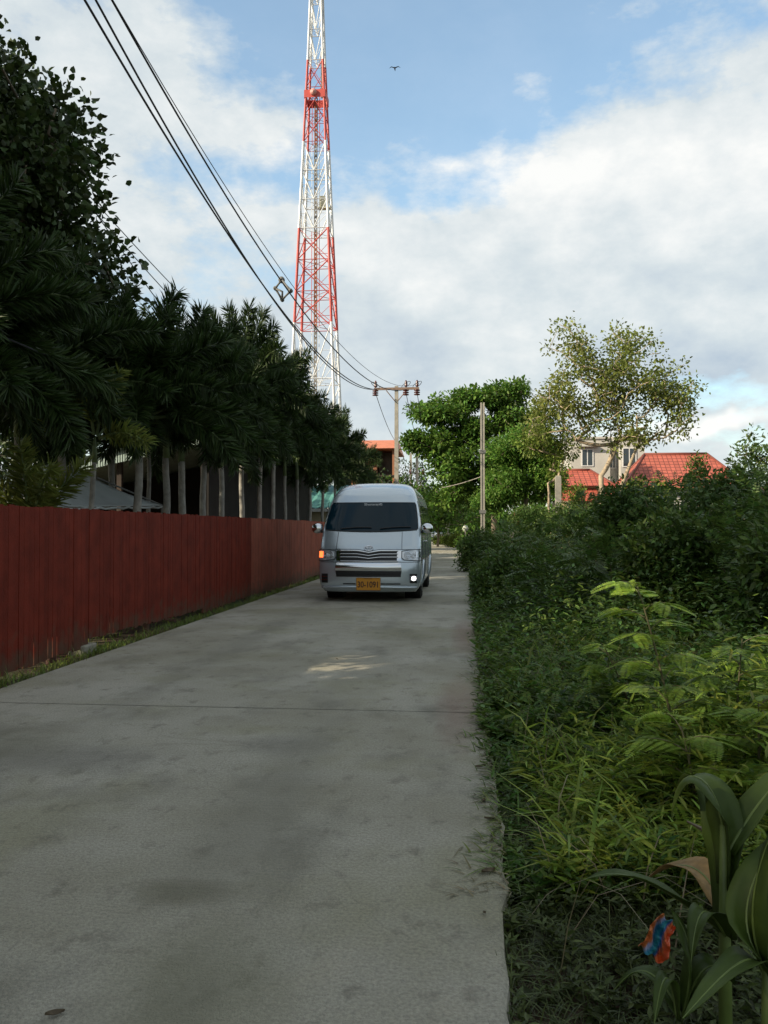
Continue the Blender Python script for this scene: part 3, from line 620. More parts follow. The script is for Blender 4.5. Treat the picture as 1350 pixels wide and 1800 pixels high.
# ------------------------------------------------------------------ lattice tower
def build_tower():
    TY = 70.0
    def hw(z): return max(.32, (59.5 - z) * .0402 )
    c0 = at(549.5, 609, TY); tx = c0.x; ty = TY + hw(c0.z)
    tw = empty('lattice_tower', (tx, ty, 0), label='tall red and white steel lattice mast rising behind the palms', cat='tower')
    zof = lambda py: at(552, py, TY).z
    bands = [(0, zof(765), 'w'), (zof(765), zof(566), 'w'), (zof(566), zof(397), 'r'), (zof(397), zof(241), 'w'), (zof(241), zof(93), 'r'), (zof(93), 54.0, 'w')]
    def corner(k, z):
        h = hw(z); return Vector(((-1, 1, 1, -1)[k] * h, (-1, -1, 1, 1)[k] * h, z))
    # section heights: panel height about proportional to width
    for (za, zb, cc) in bands[1:] if False else bands:
        m = M['twhite'] if cc == 'w' else M['tred']
        for k in range(4):
            mb = MB(); mb.bar(corner(k, za), corner(k, zb), .125 if za < 30 else .105, 6); mb.build('leg', m, tw)
        n = max(1, round((zb - za) / (2.6 if za > 33 else (2.95 if za > 14 else 5.4))))
        mb = MB(); mi = mb
        for i in range(n):
            z0 = za + (zb - za) * i / n; z1 = za + (zb - za) * (i + 1) / n; zm = (z0 + z1) / 2
            for k in range(4):
                a0, a1 = corner(k, z0), corner((k + 1) % 4, z0); b0, b1 = corner(k, z1), corner((k + 1) % 4, z1); mm = (corner(k, zm) + corner((k + 1) % 4, zm)) / 2
                m0 = (a0 + a1) / 2; m1_ = (b0 + b1) / 2
                r_ = .050 if z0 < 33 else .042
                if cc == 'w':                               # K bracing
                    mb.bar(b0, m0, r_, 4); mb.bar(a1 if False else m0, b1, r_, 4); mb.bar(a0, a1, r_ * .9, 4)
                    mi.bar((a0 + b0) / 2, (m0 + b0) / 2, .024, 4); mi.bar((a1 + b1) / 2, (m0 + b1) / 2, .024, 4)
                    mi.bar((a0 + b0) / 2, m0, .024, 4); mi.bar((a1 + b1) / 2, m0, .024, 4)
                else:                                       # single diagonals with small bracing
                    if k % 2 == 0: mb.bar(a0, b1, r_, 4)
                    else: mb.bar(a1, b0, r_, 4)
                    mb.bar(a0, a1, r_ * .7, 4); mi.bar(mm, a1, .026, 4); mi.bar(mm, b0, .022, 4)
                    mi.bar(a0 * .5 + b0 * .5, mm, .024, 4)
            mi.bar(corner(0, z0), corner(2, z0), .024, 4); mi.bar(corner(1, z0), corner(3, z0), .024, 4)
        mb.build('bracing', m, tw)
    # cable tray with ladder up the middle, shifting to the right leg above the platform
    zp = zof(156)
    for xx, za, zb, mm in ((-.02, 0, zof(566), M['tray']), (-.02, zof(566), zof(397), M['rust']), (-.02, zof(397), zof(241), M['tray']), (0.0, zof(241), zp, M['rust'])):
        mb = MB(); mb.box(xx - .15, xx - .06, -.25, -.1, za, zb); mb.box(xx + .06, xx + .13, -.25, -.1, za, zb)
        z = za
        while z < zb: mb.box(xx - .06, xx + .06, -.22, -.12, z, z + .22); z += .42
        mb.build('ladder', mm, tw)
        mb = MB(); mb.box(xx - .36, xx - .31, -.3, -.25, za, zb); mb.box(xx + .31, xx + .36, -.3, -.25, za, zb); mb.build('cable_tray', M['twhite'] if mm is M['tray'] else M['tred'], tw)
    mb = MB(); mb.box(.42, .62, -.2, -.05, zp, 54); mb.build('cable_bundle', M['tray'], tw)
    # platform box at the red band and dish
    h = hw(zp) + .12; mb = MB()
    for a, b, cc2, d in ((-h, h, -h - .03, -h), (-h, h, h, h + .03), (-h - .03, -h, -h, h), (h, h + .03, -h, h)): mb.box(a, b, cc2, d, zp - .32, zp + .36)
    mb.build('platform_panel', M['tred'], tw)
    mb = MB(); mb.lathe([(.02, -.12), (.26, -.10), (.30, .0), (.30, .16), (.14, .24)], -.1, -h - .15, zp + .1, 'y', 24); ds = mb.build('dish', mat('dish_pink', (.62, .30, .26), .5), tw, smooth=True)
    mb = MB(); z = zof(352); q = hw(z); mb.box(.15, q + .1, -q * .2, -q * .2 + .6, z - .1, z - .02); mb.box(.3, .8, -q * .2 + .1, -q * .2 + .5, z, z + 1.0); mb.build('equipment_box', mat('equipment_cream', (.62, .58, .42), .6), tw)
build_tower()

# ------------------------------------------------------------------ power line
def catenary(pts3, n=40):
    P = [Vector(p) for p in pts3]; out = []
    ys_ = np.array([p.y for p in P]); cx = np.polyfit(ys_, [p.x for p in P], 1); cz = np.polyfit(ys_, [p.z for p in P], min(2, len(P) - 1))
    for y in np.linspace(ys_[0], ys_[-1], n): out.append(Vector((np.polyval(cx, y), y, np.polyval(cz, y))))
    return out
def wire(label, pts, r, m='wire', n=40, group='overhead power cables', smooth=True, ext=None):
    c = catenary(pts, n)
    if ext is not None:
        d = (c[0] - c[1]).normalized(); k = (c[0].y - ext) / max(1e-6, -d.y); c = [c[0] + d * k] + c
    mb = MB(); mb.tube(c, r, 5, False); o = mb.build('power_cable', M[m]); tag(o, label, 'cable', group); return c
def insulator(mb, p, s=1.0, up=True):
    k = 1 if up else -1
    prof = [(.02, 0), (.05, .02), (.09, .06), (.05, .09), (.085, .14), (.045, .17), (.07, .22), (.035, .26), (.03, .30)]
    vs = [(r_ * s, h * s * k) for r_, h in prof]; mb.lathe(vs, p.x, p.y, p.z, 'z', 12)
def tcol(o): return o
PA_Y = 41.0
pa = at(697, 684, PA_Y)
pole = empty('power_pole', (pa.x, PA_Y, 0), label='concrete pole with steel crossarm and brown insulators left of the lane', cat='power pole')
mb = MB(); mb.add([(-.12, -.12, -.3), (.12, -.12, -.3), (.12, .12, -.3), (-.12, .12, -.3), (-.085, -.085, pa.z + .15), (.085, -.085, pa.z + .15), (.085, .085, pa.z + .15), (-.085, .085, pa.z + .15)], [(0, 3, 2, 1), (4, 5, 6, 7), (0, 1, 5, 4), (1, 2, 6, 5), (2, 3, 7, 6), (3, 0, 4, 7)]); mb.build('post', M['conc'], pole)
xa = at(658, 684, PA_Y).x - pa.x; xb = at(737, 681, PA_Y).x - pa.x
mb = MB(); mb.box(xa, xb, -.16, -.09, pa.z - .06, pa.z + .06); mb.build('crossarm', M['steelarm'], pole)
mb = MB(); mb.bar((xa * .45, -.13, pa.z - .08), (-.07, -.13, pa.z - .62), .022); mb.bar((xb * .45, -.13, pa.z - .08), (.07, -.13, pa.z - .62), .022); mb.build('brace', M['steelarm'], pole)
ax = [xa + .08, at(714, 684, PA_Y).x - pa.x, xb - .10]
for x in ax:
    mb = MB(); insulator(mb, Vector((x, -.12, pa.z + .07)), 1.15); mb.build('pin_insulator', M['insul'], pole, smooth=True)
    mb = MB()
    for k in range(3): mb.lathe([(.03, -.05), (.15, -.03), (.15, .01), (.03, .05)], x, -.22 - .02 * k, pa.z - .10 - .11 * k, 'z', 14)
    mb.build('disc_insulator', M['insul'], pole, smooth=True)
    mb = MB(); mb.tube([(x + .22 * math.sin(a) * (1 if x > 0 else -1), -.1 + .1 * math.cos(a), pa.z + .1 + .32 * math.sin(a * .5) ** 1 * math.cos(a * .5 - .6)) for a in np.linspace(0, math.pi * 1.6, 16)], .014, 4); mb.build('jumper', M['wire'], pole, smooth=True)
EA = [Vector((pa.x + x, PA_Y - .25, pa.z - .05)) for x in ax]
def onray(px, py, Xw):                                    # point on the sight line with a given world x
    d = ray(px, py); t = Xw / d.x; return Vector((0, 0, CAM_H)) + d * t
# four spans converging on the pole; each is a sagging line through real points
w1 = wire('leftmost thick black cable of the span entering at the top', [onray(135, 0, -5.6), onray(300, 262, -5.25), onray(484, 507, -4.85), EA[0]], .020, ext=-8)
w2 = wire('thick black cable just right of the leftmost one at the top', [onray(149, 0, -5.45), onray(310, 258, -5.05), onray(497, 524, -4.65), EA[0] + Vector((.12, 0, .05))], .018, ext=-8)
w3 = wire('third black cable from the left crossing the top edge', [onray(187, 0, -5.0), onray(350, 258, -4.65), onray(508, 508, -4.25), EA[1]], .017, ext=-8)
w4 = wire('thin grey cable, rightmost of the four at the top edge', [onray(199, 0, -4.7), onray(380, 290, -4.4), onray(497, 489, -4.15), EA[2] + Vector((0, 0, .25))], .008, ext=-8)
# spacer
sp_c = [onray(484, 507, -4.85), onray(495, 492, -4.6), onray(511, 511, -4.3), onray(496, 527, -4.7)]
spc = empty('cable_spacer', sp_c[0], label='grey diamond-shaped spacer clamped between the overhead cables', cat='cable spacer')
mb = MB(); base = Vector(sp_c[0])
for i in range(4): mb.tube([sp_c[i] - base, (sp_c[i] + sp_c[(i + 1) % 4]) / 2 - base + Vector((0, 0, .0)), sp_c[(i + 1) % 4] - base], [.035, .024, .035], 6)
mb.tube([sp_c[0] - base, (sum(sp_c, Vector()) / 4) - base + Vector((0, 0, -.05)), sp_c[3] - base], .03, 6)
mb.build('frame', M['spacer'], spc, smooth=True)
for i in range(4):
    mb = MB(); mb.lathe([(.02, -.05), (.052 if i != 1 else .08, -.04), (.052 if i != 1 else .08, .04), (.02, .05)], *(sp_c[i] - base), 'y', 12); mb.build('clamp', M['spacer'], spc, smooth=True)
# far pole
PB_Y = 76.0; pb = at(733, 784, PB_Y)
p2 = empty('power_pole', (pb.x, PB_Y, 0), label='farther grey pole with crossarm half hidden by the spreading green tree', cat='power pole')
mb = MB(); mb.box(-.12, .12, -.12, .12, -.3, pb.z + .1); mb.build('post', M['conc'], p2)
mb = MB(); mb.box(-1.3, 1.4, -.2, -.12, pb.z - .06, pb.z + .06); mb.build('crossarm', M['steelarm'], p2)
for x in (-1.15, .55, 1.2):
    mb = MB(); insulator(mb, Vector((x, -.16, pb.z + .06)), 1.3); mb.lathe([(.03, -.05), (.17, -.03), (.17, .2), (.03, .25)], x, -.2, pb.z - .35, 'z', 10); mb.build('insulator', M['insul'], p2, smooth=True)
for x in (-.6, .6):
    mb = MB(); insulator(mb, Vector((x, -.16, pb.z - 2.6)), 1.5); mb.bar((x, -.1, pb.z - 2.6), (0, -.1, pb.z - 2.5), .03); mb.build('side_insulator', M['insul'], p2, smooth=True)
pc = at(722, 797, 115.0)
p3 = empty('power_pole', (pc.x, 115, 0), label='most distant thin pale pole seen between the two crossarm poles', cat='power pole')
mb = MB(); mb.box(-.16, .16, -.1, .1, -.3, pc.z); mb.build('post', M['conc'], p3)
mb = MB(); mb.box(-1.2, 2.2, -.2, -.12, pc.z - 4.7, pc.z - 4.5); mb.build('crossarm', M['conc'], p3)
for i, (x, lab) in enumerate(((-1.15, 'left cable running on from the crossarm pole to the farther pole'), (.55, 'middle cable running on from the crossarm pole to the farther pole'), (1.2, 'right cable running on from the crossarm pole to the farther pole'))):
    a = Vector((pa.x + ax[i], PA_Y + .1, pa.z - .25)); b = Vector((pb.x + x, PB_Y, pb.z + .1)); mid = (a + b) / 2 - Vector((0, 0, .9)); wire(lab, [a, mid, b], .017, 'wiregrey')
# second set behind the palms
for k, (pts, lab) in enumerate(((((195, 402), (365, 550), (652, 778)), 'uppermost thin cable passing behind the palm crowns'), (((190, 424), (345, 547), (648, 782)), 'middle thin cable passing behind the palm crowns'), (((185, 442), (312, 535), (640, 786)), 'lowest thin cable passing behind the palm crowns'))):
    (a, b, c) = pts; X0 = -7.6 + .15 * k
    wire(lab, [onray(a[0], a[1], X0), onray(b[0], b[1], X0 + .9), at(c[0], c[1], 40.5)], .011, 'wiregrey', ext=-6, group='thin cables behind the palms')
wire('thin low cable sloping down across the dark trees at far left', [onray(0, 590, -4.75), onray(75, 622, -4.8), onray(150, 655, -4.85)], .011, 'wire', group='thin cables behind the palms', ext=-2)
# right side poles
pp = at(848, 708, 36.0); p4 = empty('concrete_pole', (pp.x, 36, 0), label='tall pale concrete pole in front of the spreading green tree', cat='pole')
mb = MB(); mb.box(-.09, -.03, -.09, .09, -.2, pp.z); mb.box(.03, .09, -.09, .09, -.2, pp.z); mb.box(-.03, .03, -.06, .06, -.2, pp.z - .05); mb.build('post', M['conc'], p4)
mb = MB(); mb.box(-.14, .14, -.12, .12, 4.6, 4.75); mb.box(-.14, .14, -.12, .12, 2.0, 2.15); mb.build('band', M['spacer'], p4)
wire('short pale cable from the concrete pole toward the lane trees', [at(846, 838, 36), at(815, 848, 38), at(778, 857, 41)], .02, 'conc', group=None)
pp = at(981, 838, 33.0); mb = MB(); mb.box(pp.x - .11, pp.x + .11, 32.9, 33.1, -.2, pp.z); mb.box(pp.x - .09, pp.x + .09, 32.92, 33.08, pp.z, pp.z + .04)
tag(mb.build('concrete_post', M['conc']), 'short pale concrete post before the small red tiled roof', 'post')

# ------------------------------------------------------------------ buildings
def slope_uv(co, n):
    n = Vector(n)
    h = Vector((n.x, n.y, 0))
    if h.length < .05: return (co.x, co.y)
    h.normalize(); t = Vector((-h.y, h.x, 0))
    down = t.cross(n); return (co.dot(t), co.dot(down))
def hip_roof(x0, x1, y0, y1, z0, z1, inset):
    mb = MB(); cy = (y0 + y1) / 2
    mb.add([(x0, y0, z0), (x1, y0, z0), (x1, y1, z0), (x0, y1, z0), (x0 + inset, cy, z1), (x1 - inset, cy, z1)],
           [(0, 1, 5, 4), (1, 2, 5), (2, 3, 4, 5), (3, 0, 4), (3, 2, 1, 0)])
    return mb
def ridge_caps(x0, x1, y0, y1, z0, z1, inset, parent, m):
    cy = (y0 + y1) / 2; mb = MB(); a = Vector((x0 + inset, cy, z1)); b = Vector((x1 - inset, cy, z1))
    mb.tube([a, b], .11, 6)
    for c, e in (((x0, y0, z0), a), ((x0, y1, z0), a), ((x1, y0, z0), b), ((x1, y1, z0), b)): mb.tube([c, e], .09, 6)
    mb.build('ridge_cap', m, parent, smooth=True)
def window(parent, x0, x1, z0, z1, y, mull=1):
    mb = MB(); t = .07
    mb.box(x0, x1, y - .06, y - .003, z0, z0 + t); mb.box(x0, x1, y - .06, y - .003, z1 - t, z1); mb.box(x0, x0 + t, y - .06, y - .003, z0 + t, z1 - t); mb.box(x1 - t, x1, y - .06, y - .003, z0 + t, z1 - t)
    for k in range(mull):
        xm = x0 + (x1 - x0) * (k + 1) / (mull + 1); mb.box(xm - .03, xm + .03, y - .055, y - .003, z0 + t, z1 - t)
    w = mb.build('window', M['winframe'], parent)
    mb = MB(); mb.box(x0 + .01, x1 - .01, y - .03, y - .002, z0 + .01, z1 - .01); mb.build('pane', M['glassdark'], w)
# pale two-storey house
HY = 62.0; a = at(1003, 772, HY); b = at(1072, 772, HY); c = at(1131, 768, HY)
h = empty('house', (a.x, HY, 0), label='cream flat-roofed two-storey house behind the tall sparse tree', cat='house')
ox = a.x
mb = MB(); mb.box(0, b.x - ox, 0, 8, -.1, a.z); mb.box(b.x - ox, b.x - ox + .7, 1.0, 8, -.1, a.z + .25); mb.box(b.x - ox + .7, c.x - ox, -.4, 8, -.1, c.z); mb.build('wall', M['wallwhite'], h)
mb = MB(); mb.box(-.12, b.x - ox, -.12, 8.1, a.z + .003, a.z + .16); mb.box(b.x - ox + .58, c.x - ox + .12, -.52, 8.1, c.z + .003, c.z + .15); mb.build('parapet', M['wallwhite'], h)
w0 = at(1022, 820, HY); w1_ = at(1043, 789, HY); window(h, w0.x - ox, w1_.x - ox, w0.z, w1_.z, 0)
w0 = at(1074, 822, HY); w1_ = at(1086, 788, HY); window(h, w0.x - ox + .02, w1_.x - ox + .05, w0.z, w1_.z, 1.0)
window(h, c.x - ox - 1.6, c.x - ox - .6, w0.z, w1_.z, -.4)
mb = MB(); mb.box(w0.x - ox - 2.5, w0.x - ox - .95, -.45, .02, w1_.z + .12, w1_.z + .2); mb.build('window_hood', M['wallwhite'], h)
# small red roof in front
HY = 48.0; a = at(968, 858, HY); b = at(1063, 858, HY); zt = at(1000, 822, HY).z; ze = at(1000, 854, HY).z
h = empty('house', (a.x, HY, 0), label='small house with bright red tiled hip roof in two tiers', cat='house')
wx = b.x - a.x
hip_roof(0, wx + .6, 0, 4.5, ze, zt, 1.1).build('roof', M['tile'], h, uvf=slope_uv); ridge_caps(0, wx + .6, 0, 4.5, ze, zt, 1.1, h, M['tile'])
zl = at(1000, 878, HY).z
mb = MB(); mb.add([(.4, -.9, zl), (wx + .6, -.9, zl), (wx + .6, .5, ze - .12), (.4, .5, ze - .12), (.4, -.9, zl - .12), (wx + .6, -.9, zl - .12), (wx + .6, .5, ze - .3), (.4, .5, ze - .3)], [(0, 1, 2, 3), (4, 7, 6, 5), (0, 4, 5, 1), (1, 5, 6, 2), (3, 2, 6, 7), (0, 3, 7, 4)]); mb.build('lower_roof', M['tile'], h, uvf=slope_uv)
mb = MB(); mb.box(.5, wx + .2, .5, 4, -.1, ze - .002); mb.build('wall', M['wallcream'], h)
window(h, 1.2, 2.0, .9, 2.1, .5)
# wide red roof
HY = 54.0; a = at(1098, 858, HY); b = at(1322, 858, HY); zt = at(1200, 798, HY + 3).z; ze = a.z
h = empty('house', (a.x, HY, 0), label='wide house with dull red tiled hip roof right of the cream house', cat='house')
wx = b.x - a.x
hip_roof(0, wx, 0, 6, ze, zt, 1.9).build('roof', M['tile2'], h, uvf=slope_uv); ridge_caps(0, wx, 0, 6, ze, zt, 1.9, h, M['tile2'])
mb = MB(); mb.box(.6, wx - .6, .6, 5.4, -.1, ze - .002); mb.build('wall', M['wallwhite'], h)
for k in range(3): window(h, 1.4 + k * 2.2, 2.4 + k * 2.2, 1.6, 3.0, .6)
# roof at right border
HY = 40.0; a = at(1330, 868, HY); b = at(1460, 868, HY)
h = empty('house', (a.x, HY, 0), label='low orange roofed house cut off by the right picture edge', cat='house')
hip_roof(0, b.x - a.x, 0, 5, a.z, at(1380, 848, HY).z, 1.2).build('roof', M['tile'], h, uvf=slope_uv)
mb = MB(); mb.box(.5, b.x - a.x - .5, .5, 4.5, -.1, a.z - .002); mb.build('wall', M['wallcream'], h)
# orange roofed house, left of pole
HY = 56.0; a = at(600, 790, HY); b = at(699, 790, HY)
h = empty('house', (a.x, HY, 0), label='raised wooden house with orange roof left of the crossarm pole', cat='house')
wx = b.x - a.x; zt = at(650, 776, HY).z
mb = MB(); mb.add([(0, -.6, a.z), (wx, -.6, a.z), (wx - .2, 3, zt + .4), (0, 3, zt + .4), (wx, 6.5, a.z), (0, 6.5, a.z)], [(0, 1, 2, 3), (3, 2, 4, 5), (0, 5, 4, 1), (1, 4, 2), (0, 3, 5)]); mb.build('roof', mat('orange_metal_roof', (.62, .20, .09), .55, var=.1), h)
mb = MB(); mb.box(0.2, wx - 1.5, .6, 6, 4.2, a.z - .1); mb.build('wall', M['wallbrown'], h)
mb = MB(); mb.box(0.2, wx - .2, -.3, 6, 4.0, 4.2); mb.box(.2, wx - .2, -.3, -.22, 4.9, 5.0); mb.build('veranda_floor', M['darkwall'], h)
mb = MB(); mb.box(wx - 1.4, wx - .4, 1.2, 6, 4.2, a.z - .15); mb.build('inner_wall', M['darkwall'], h)
for x in (.3, 1.8, wx - .35):
    mb = MB(); mb.box(x, x + .14, -.2, -.06, -.1, a.z); mb.build('pillar', M['wallbrown'], h)
# corrugated roofs on the left
def corrugated(x0, x1, y0, y1, zlo, zhi, pitch=.18, amp=.018, along='y'):
    """sheet sloping up with y (along='y'), corrugations running up the slope"""
    mb = MB(); n = int((x1 - x0) / pitch * 4); r0 = []; r1 = []
    for i in range(n + 1):
        x = x0 + (x1 - x0) * i / n; d = amp * math.cos(i / 4 * 2 * math.pi); r0.append((x, y0, zlo + d)); r1.append((x, y1, zhi + d))
    v = r0 + r1 + [(x, y, z - .01) for x, y, z in r0] + [(x, y, z - .01) for x, y, z in r1]; k = n + 1
    mb.add(v, [(i, i + 1, k + i + 1, k + i) for i in range(n)] + [(2 * k + i + 1, 2 * k + i, 3 * k + i, 3 * k + i + 1) for i in range(n)] + [(i, 2 * k + i, 2 * k + i + 1, i + 1) for i in range(n)])
    return mb
M['teal'] = mat('teal_metal_roof', (.16, .42, .38), .4, metal=.3, var=.12)
M['tealpale'] = mat('pale_teal_metal_roof', (.50, .62, .58), .35, metal=.3, var=.12)
a = at(495, 893, 35.0); b = at(590, 893, 35.0); zt = at(540, 862, 37.5).z
h = empty('bungalow', (a.x - 4, 35, 0), label='low building with teal corrugated roof between palm trunks left of the van', cat='building')
wx = b.x - a.x + 4.2
corrugated(0, wx, 0, 3.2, a.z, zt + .25, .35, .03).build('roof', M['teal'], h)
mb = MB(); mb.box(0, wx, -.03, .02, a.z - .16, a.z - .03); mb.build('fascia', M['winframe'], h)
mb = MB(); mb.box(.2, wx - .3, .5, 6, -.1, a.z - .1); mb.build('wall', M['wallcream'], h)
window(h, wx - 2.6, wx - 1.6, 1.0, 1.75, .5)
sh = empty('open_shed', (-6.4, 20, 0), label='dark open shed with pale teal metal roof behind the palm trunks', cat='shed')
def shz(x): return 3.70 + x * .21                       # roof height over local x (0 at the lane side, falling to the left)
mbs = MB(); n = 300; r0 = []; r1 = []
for i in range(n + 1):
    y = -.5 + 14.6 * i / n; d = .022 * math.cos(i * 2 * math.pi / 6); r0.append((.35, y, shz(.35) + d)); r1.append((-7.5, y, shz(-7.5) + d))
k = n + 1; v = r0 + r1 + [(x, y, z - .012) for x, y, z in r0] + [(x, y, z - .012) for x, y, z in r1]
mbs.add(v, [(i, i + 1, k + i + 1, k + i) for i in range(n)] + [(2 * k + i + 1, 2 * k + i, 3 * k + i, 3 * k + i + 1) for i in range(n)]); mbs.build('roof', M['tealpale'], sh)
mb = MB()                                             # corrugated apron under the front edge
na = 120
for i in range(na):
    xa_, xb_ = -7.4 + 7.6 * i / na, -7.4 + 7.6 * (i + .6) / na; mb.box(xa_, xb_, -.40, -.37, shz(xa_) - .30, shz(xa_) - .04)
mb.build('front_apron', M['tealpale'], sh)
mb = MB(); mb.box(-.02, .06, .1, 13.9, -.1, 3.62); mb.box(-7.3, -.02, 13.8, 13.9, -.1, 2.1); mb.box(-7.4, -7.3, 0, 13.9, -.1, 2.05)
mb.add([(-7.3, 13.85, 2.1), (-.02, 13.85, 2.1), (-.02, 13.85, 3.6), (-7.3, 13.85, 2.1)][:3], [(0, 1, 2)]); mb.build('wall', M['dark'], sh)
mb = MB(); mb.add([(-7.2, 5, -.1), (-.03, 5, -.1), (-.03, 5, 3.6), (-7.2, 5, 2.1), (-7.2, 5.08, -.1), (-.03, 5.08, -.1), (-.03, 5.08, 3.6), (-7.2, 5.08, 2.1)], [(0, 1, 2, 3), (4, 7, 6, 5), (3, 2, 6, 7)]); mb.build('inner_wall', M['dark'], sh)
for x in (-6.8, -4.5, -2.2, -.05):
    mb = MB(); mb.box(x, x + .12, -.2, -.08, -.1, shz(x) - .05); mb.build('post', M['darkwall'], sh)
# canvas awning
an = empty('canvas_awning', (-6.7, 12.8, 0), label='grey canvas pyramid awning peeking over the red fence', cat='awning')
apex = Vector((.35, .1, 2.33)); cs = [Vector((1.15, -2.2, 1.62)), Vector((1.15, 2.0, 1.76)), Vector((-1.6, 2.0, 1.76)), Vector((-1.6, -2.2, 1.62))]
for i in range(4):
    p, q_ = cs[i], cs[(i + 1) % 4]
    def fn(u, v, p=p, q_=q_):
        e = p.lerp(q_, u); r_ = e.lerp(apex, v); r_.z -= .16 * math.sin(math.pi * v) * (.35 + .65 * math.sin(math.pi * u)); return r_
    mb = MB(); mb.add(*gridpatch(fn, 12, 12)); o = mb.build('canvas_panel', M['tarp'], an, smooth=True); so = o.modifiers.new('s', 'SOLIDIFY'); so.thickness = .006
    mb = MB(); mb.tube([p, apex], .015, 6); mb.build('hip_seam', M['spacer'], an)
    mb = MB(); mb.tube([(p.x, p.y, -.1), p], .025, 6); mb.build('post', M['spacer'], an)
    mb = MB(); mb.tube([p.lerp(q_, t) - Vector((0, 0, .02 + .03 * math.sin(t * 25) ** 2)) for t in np.linspace(0, 1, 20)], .018, 5); mb.build('hem', M['tarp'], an)

# ------------------------------------------------------------------ trees
def skeleton(trunk, targets, r_tip=.012, r_pow=.48, bend=.15, step=.45, sides=6):
    """trunk: list of points; every target gets a branch from the nearest suitable node. returns MB"""
    nodes = [Vector(p) for p in trunk]; par = [-1] + list(range(len(trunk) - 1)); first = max(1, int(len(trunk) * .35))
    top = nodes[-1]; order = sorted(range(len(targets)), key=lambda i: (Vector(targets[i]) - top).length)
    buf = np.zeros((60000, 3)); nb = len(nodes); buf[:nb] = np.array([tuple(n) for n in nodes])
    for i in order:
        while nb < len(nodes): buf[nb] = nodes[nb]; nb += 1
        t = Vector(targets[i]); arr = buf[:nb]; d = np.linalg.norm(arr - np.array(t), axis=1)
        pen = d + .55 * np.maximum(0, arr[:, 2] - t.z + .1 * d); pen[:first] += 99
        j = int(np.argmin(pen)); a = nodes[j]; ln = (t - a).length; n = max(1, int(ln / step)); prev = j
        side = Vector((random.gauss(0, 1), random.gauss(0, 1), random.gauss(0, .5))) * bend * ln * .35
        for s_ in range(1, n + 1):
            f = s_ / n; p = a.lerp(t, f) + side * math.sin(math.pi * f) - Vector((0, 0, 1)) * bend * ln * .5 * math.sin(math.pi * f)
            nodes.append(p); par.append(prev); prev = len(nodes) - 1
    cnt = [0] * len(nodes); kids = [[] for _ in nodes]
    for i, p in enumerate(par):
        if p >= 0: kids[p].append(i)
    for i in range(len(nodes) - 1, -1, -1):
        cnt[i] = 1 if not kids[i] else sum(cnt[k] for k in kids[i])
    rad = [r_tip * c ** r_pow for c in cnt]; mb = MB(); done = set()
    for i in range(len(nodes)):                        # make chains
        for kx, k in enumerate(kids[i]):
            if kx > 0 or i == 0:
                ch = [i, k]
                while kids[ch[-1]]: ch.append(kids[ch[-1]][0])
                rr = [rad[c] for c in ch]; rr[0] = min(rr[0], rr[1] * 1.25) if i else rr[0]
                mb.tube([nodes[c] for c in ch], rr, sides if rr[0] > .03 else 4, False)
    return mb
def ell_points(n, c, r, shell=.35):
    d = rand_dir(n); q = rng.random(n) ** shell; return np.array(c) + d * q[:, None] * np.array(r)
def cluster(centers, n, rad, ln, wd, flat=1.0, up=.25, droop=0.0, out=None):
    """n leaves round each centre"""
    C_ = np.repeat(np.asarray(centers), n, 0); o = np.clip(rng.normal(size=C_.shape), -1.7, 1.7) * np.array([rad, rad, rad * flat]) * .55
    P = C_ + o; d = unit(unit(o) * .8 + rand_dir(len(P)) * .7 + np.array([0, 0, -droop])); nn = rand_dir(len(P), up * 4)
    s = rng.uniform(.7, 1.25, len(P)); return leaves(P, d, nn, ln * s, wd * s)
def tree(name, base, trunk_top, crowns, ntgt, per, rad, ln, wd, lm, bark, label, cat='tree', group=None, flat=1.0, up=.25, droop=0., rtip=.012, shell=.45, bend=.12, sides=6, fork=None, jit=.25, rpow=.48, gap=None):
    base = Vector(base); t = empty(name, base, label=label, cat=cat, group=group)
    top = Vector(trunk_top) - base; n = 7
    trunk = [Vector((0, 0, -.15)) + (top + Vector((0, 0, .15))) * (i / n) + Vector((random.uniform(-1, 1), random.uniform(-1, 1), 0)) * jit * .25 * math.sin(math.pi * i / n) for i in range(n + 1)]
    tg = []
    tot = sum(c[2] for c in crowns)
    for c, r_, wgt in crowns: tg.append(ell_points(int(ntgt * wgt / tot), Vector(c) - base, r_, shell))
    tg = np.concatenate(tg)
    if gap: tg = tg[(np.sin(tg[:, 0] * 2.9 + 1.5 * np.sin(tg[:, 2] * 1.9)) + np.sin(tg[:, 2] * 3.3 + tg[:, 0] * 1.1) + .6 * np.sin(tg[:, 1] * 3) ) > gap]
    skeleton(trunk, tg, rtip, rpow, bend, sides=sides).build('trunk', bark, t, smooth=True)
    V, Fc = cluster(tg, per, rad, ln, wd, flat, up, droop); np_obj('crown', V, Fc, lm, t)
    return t

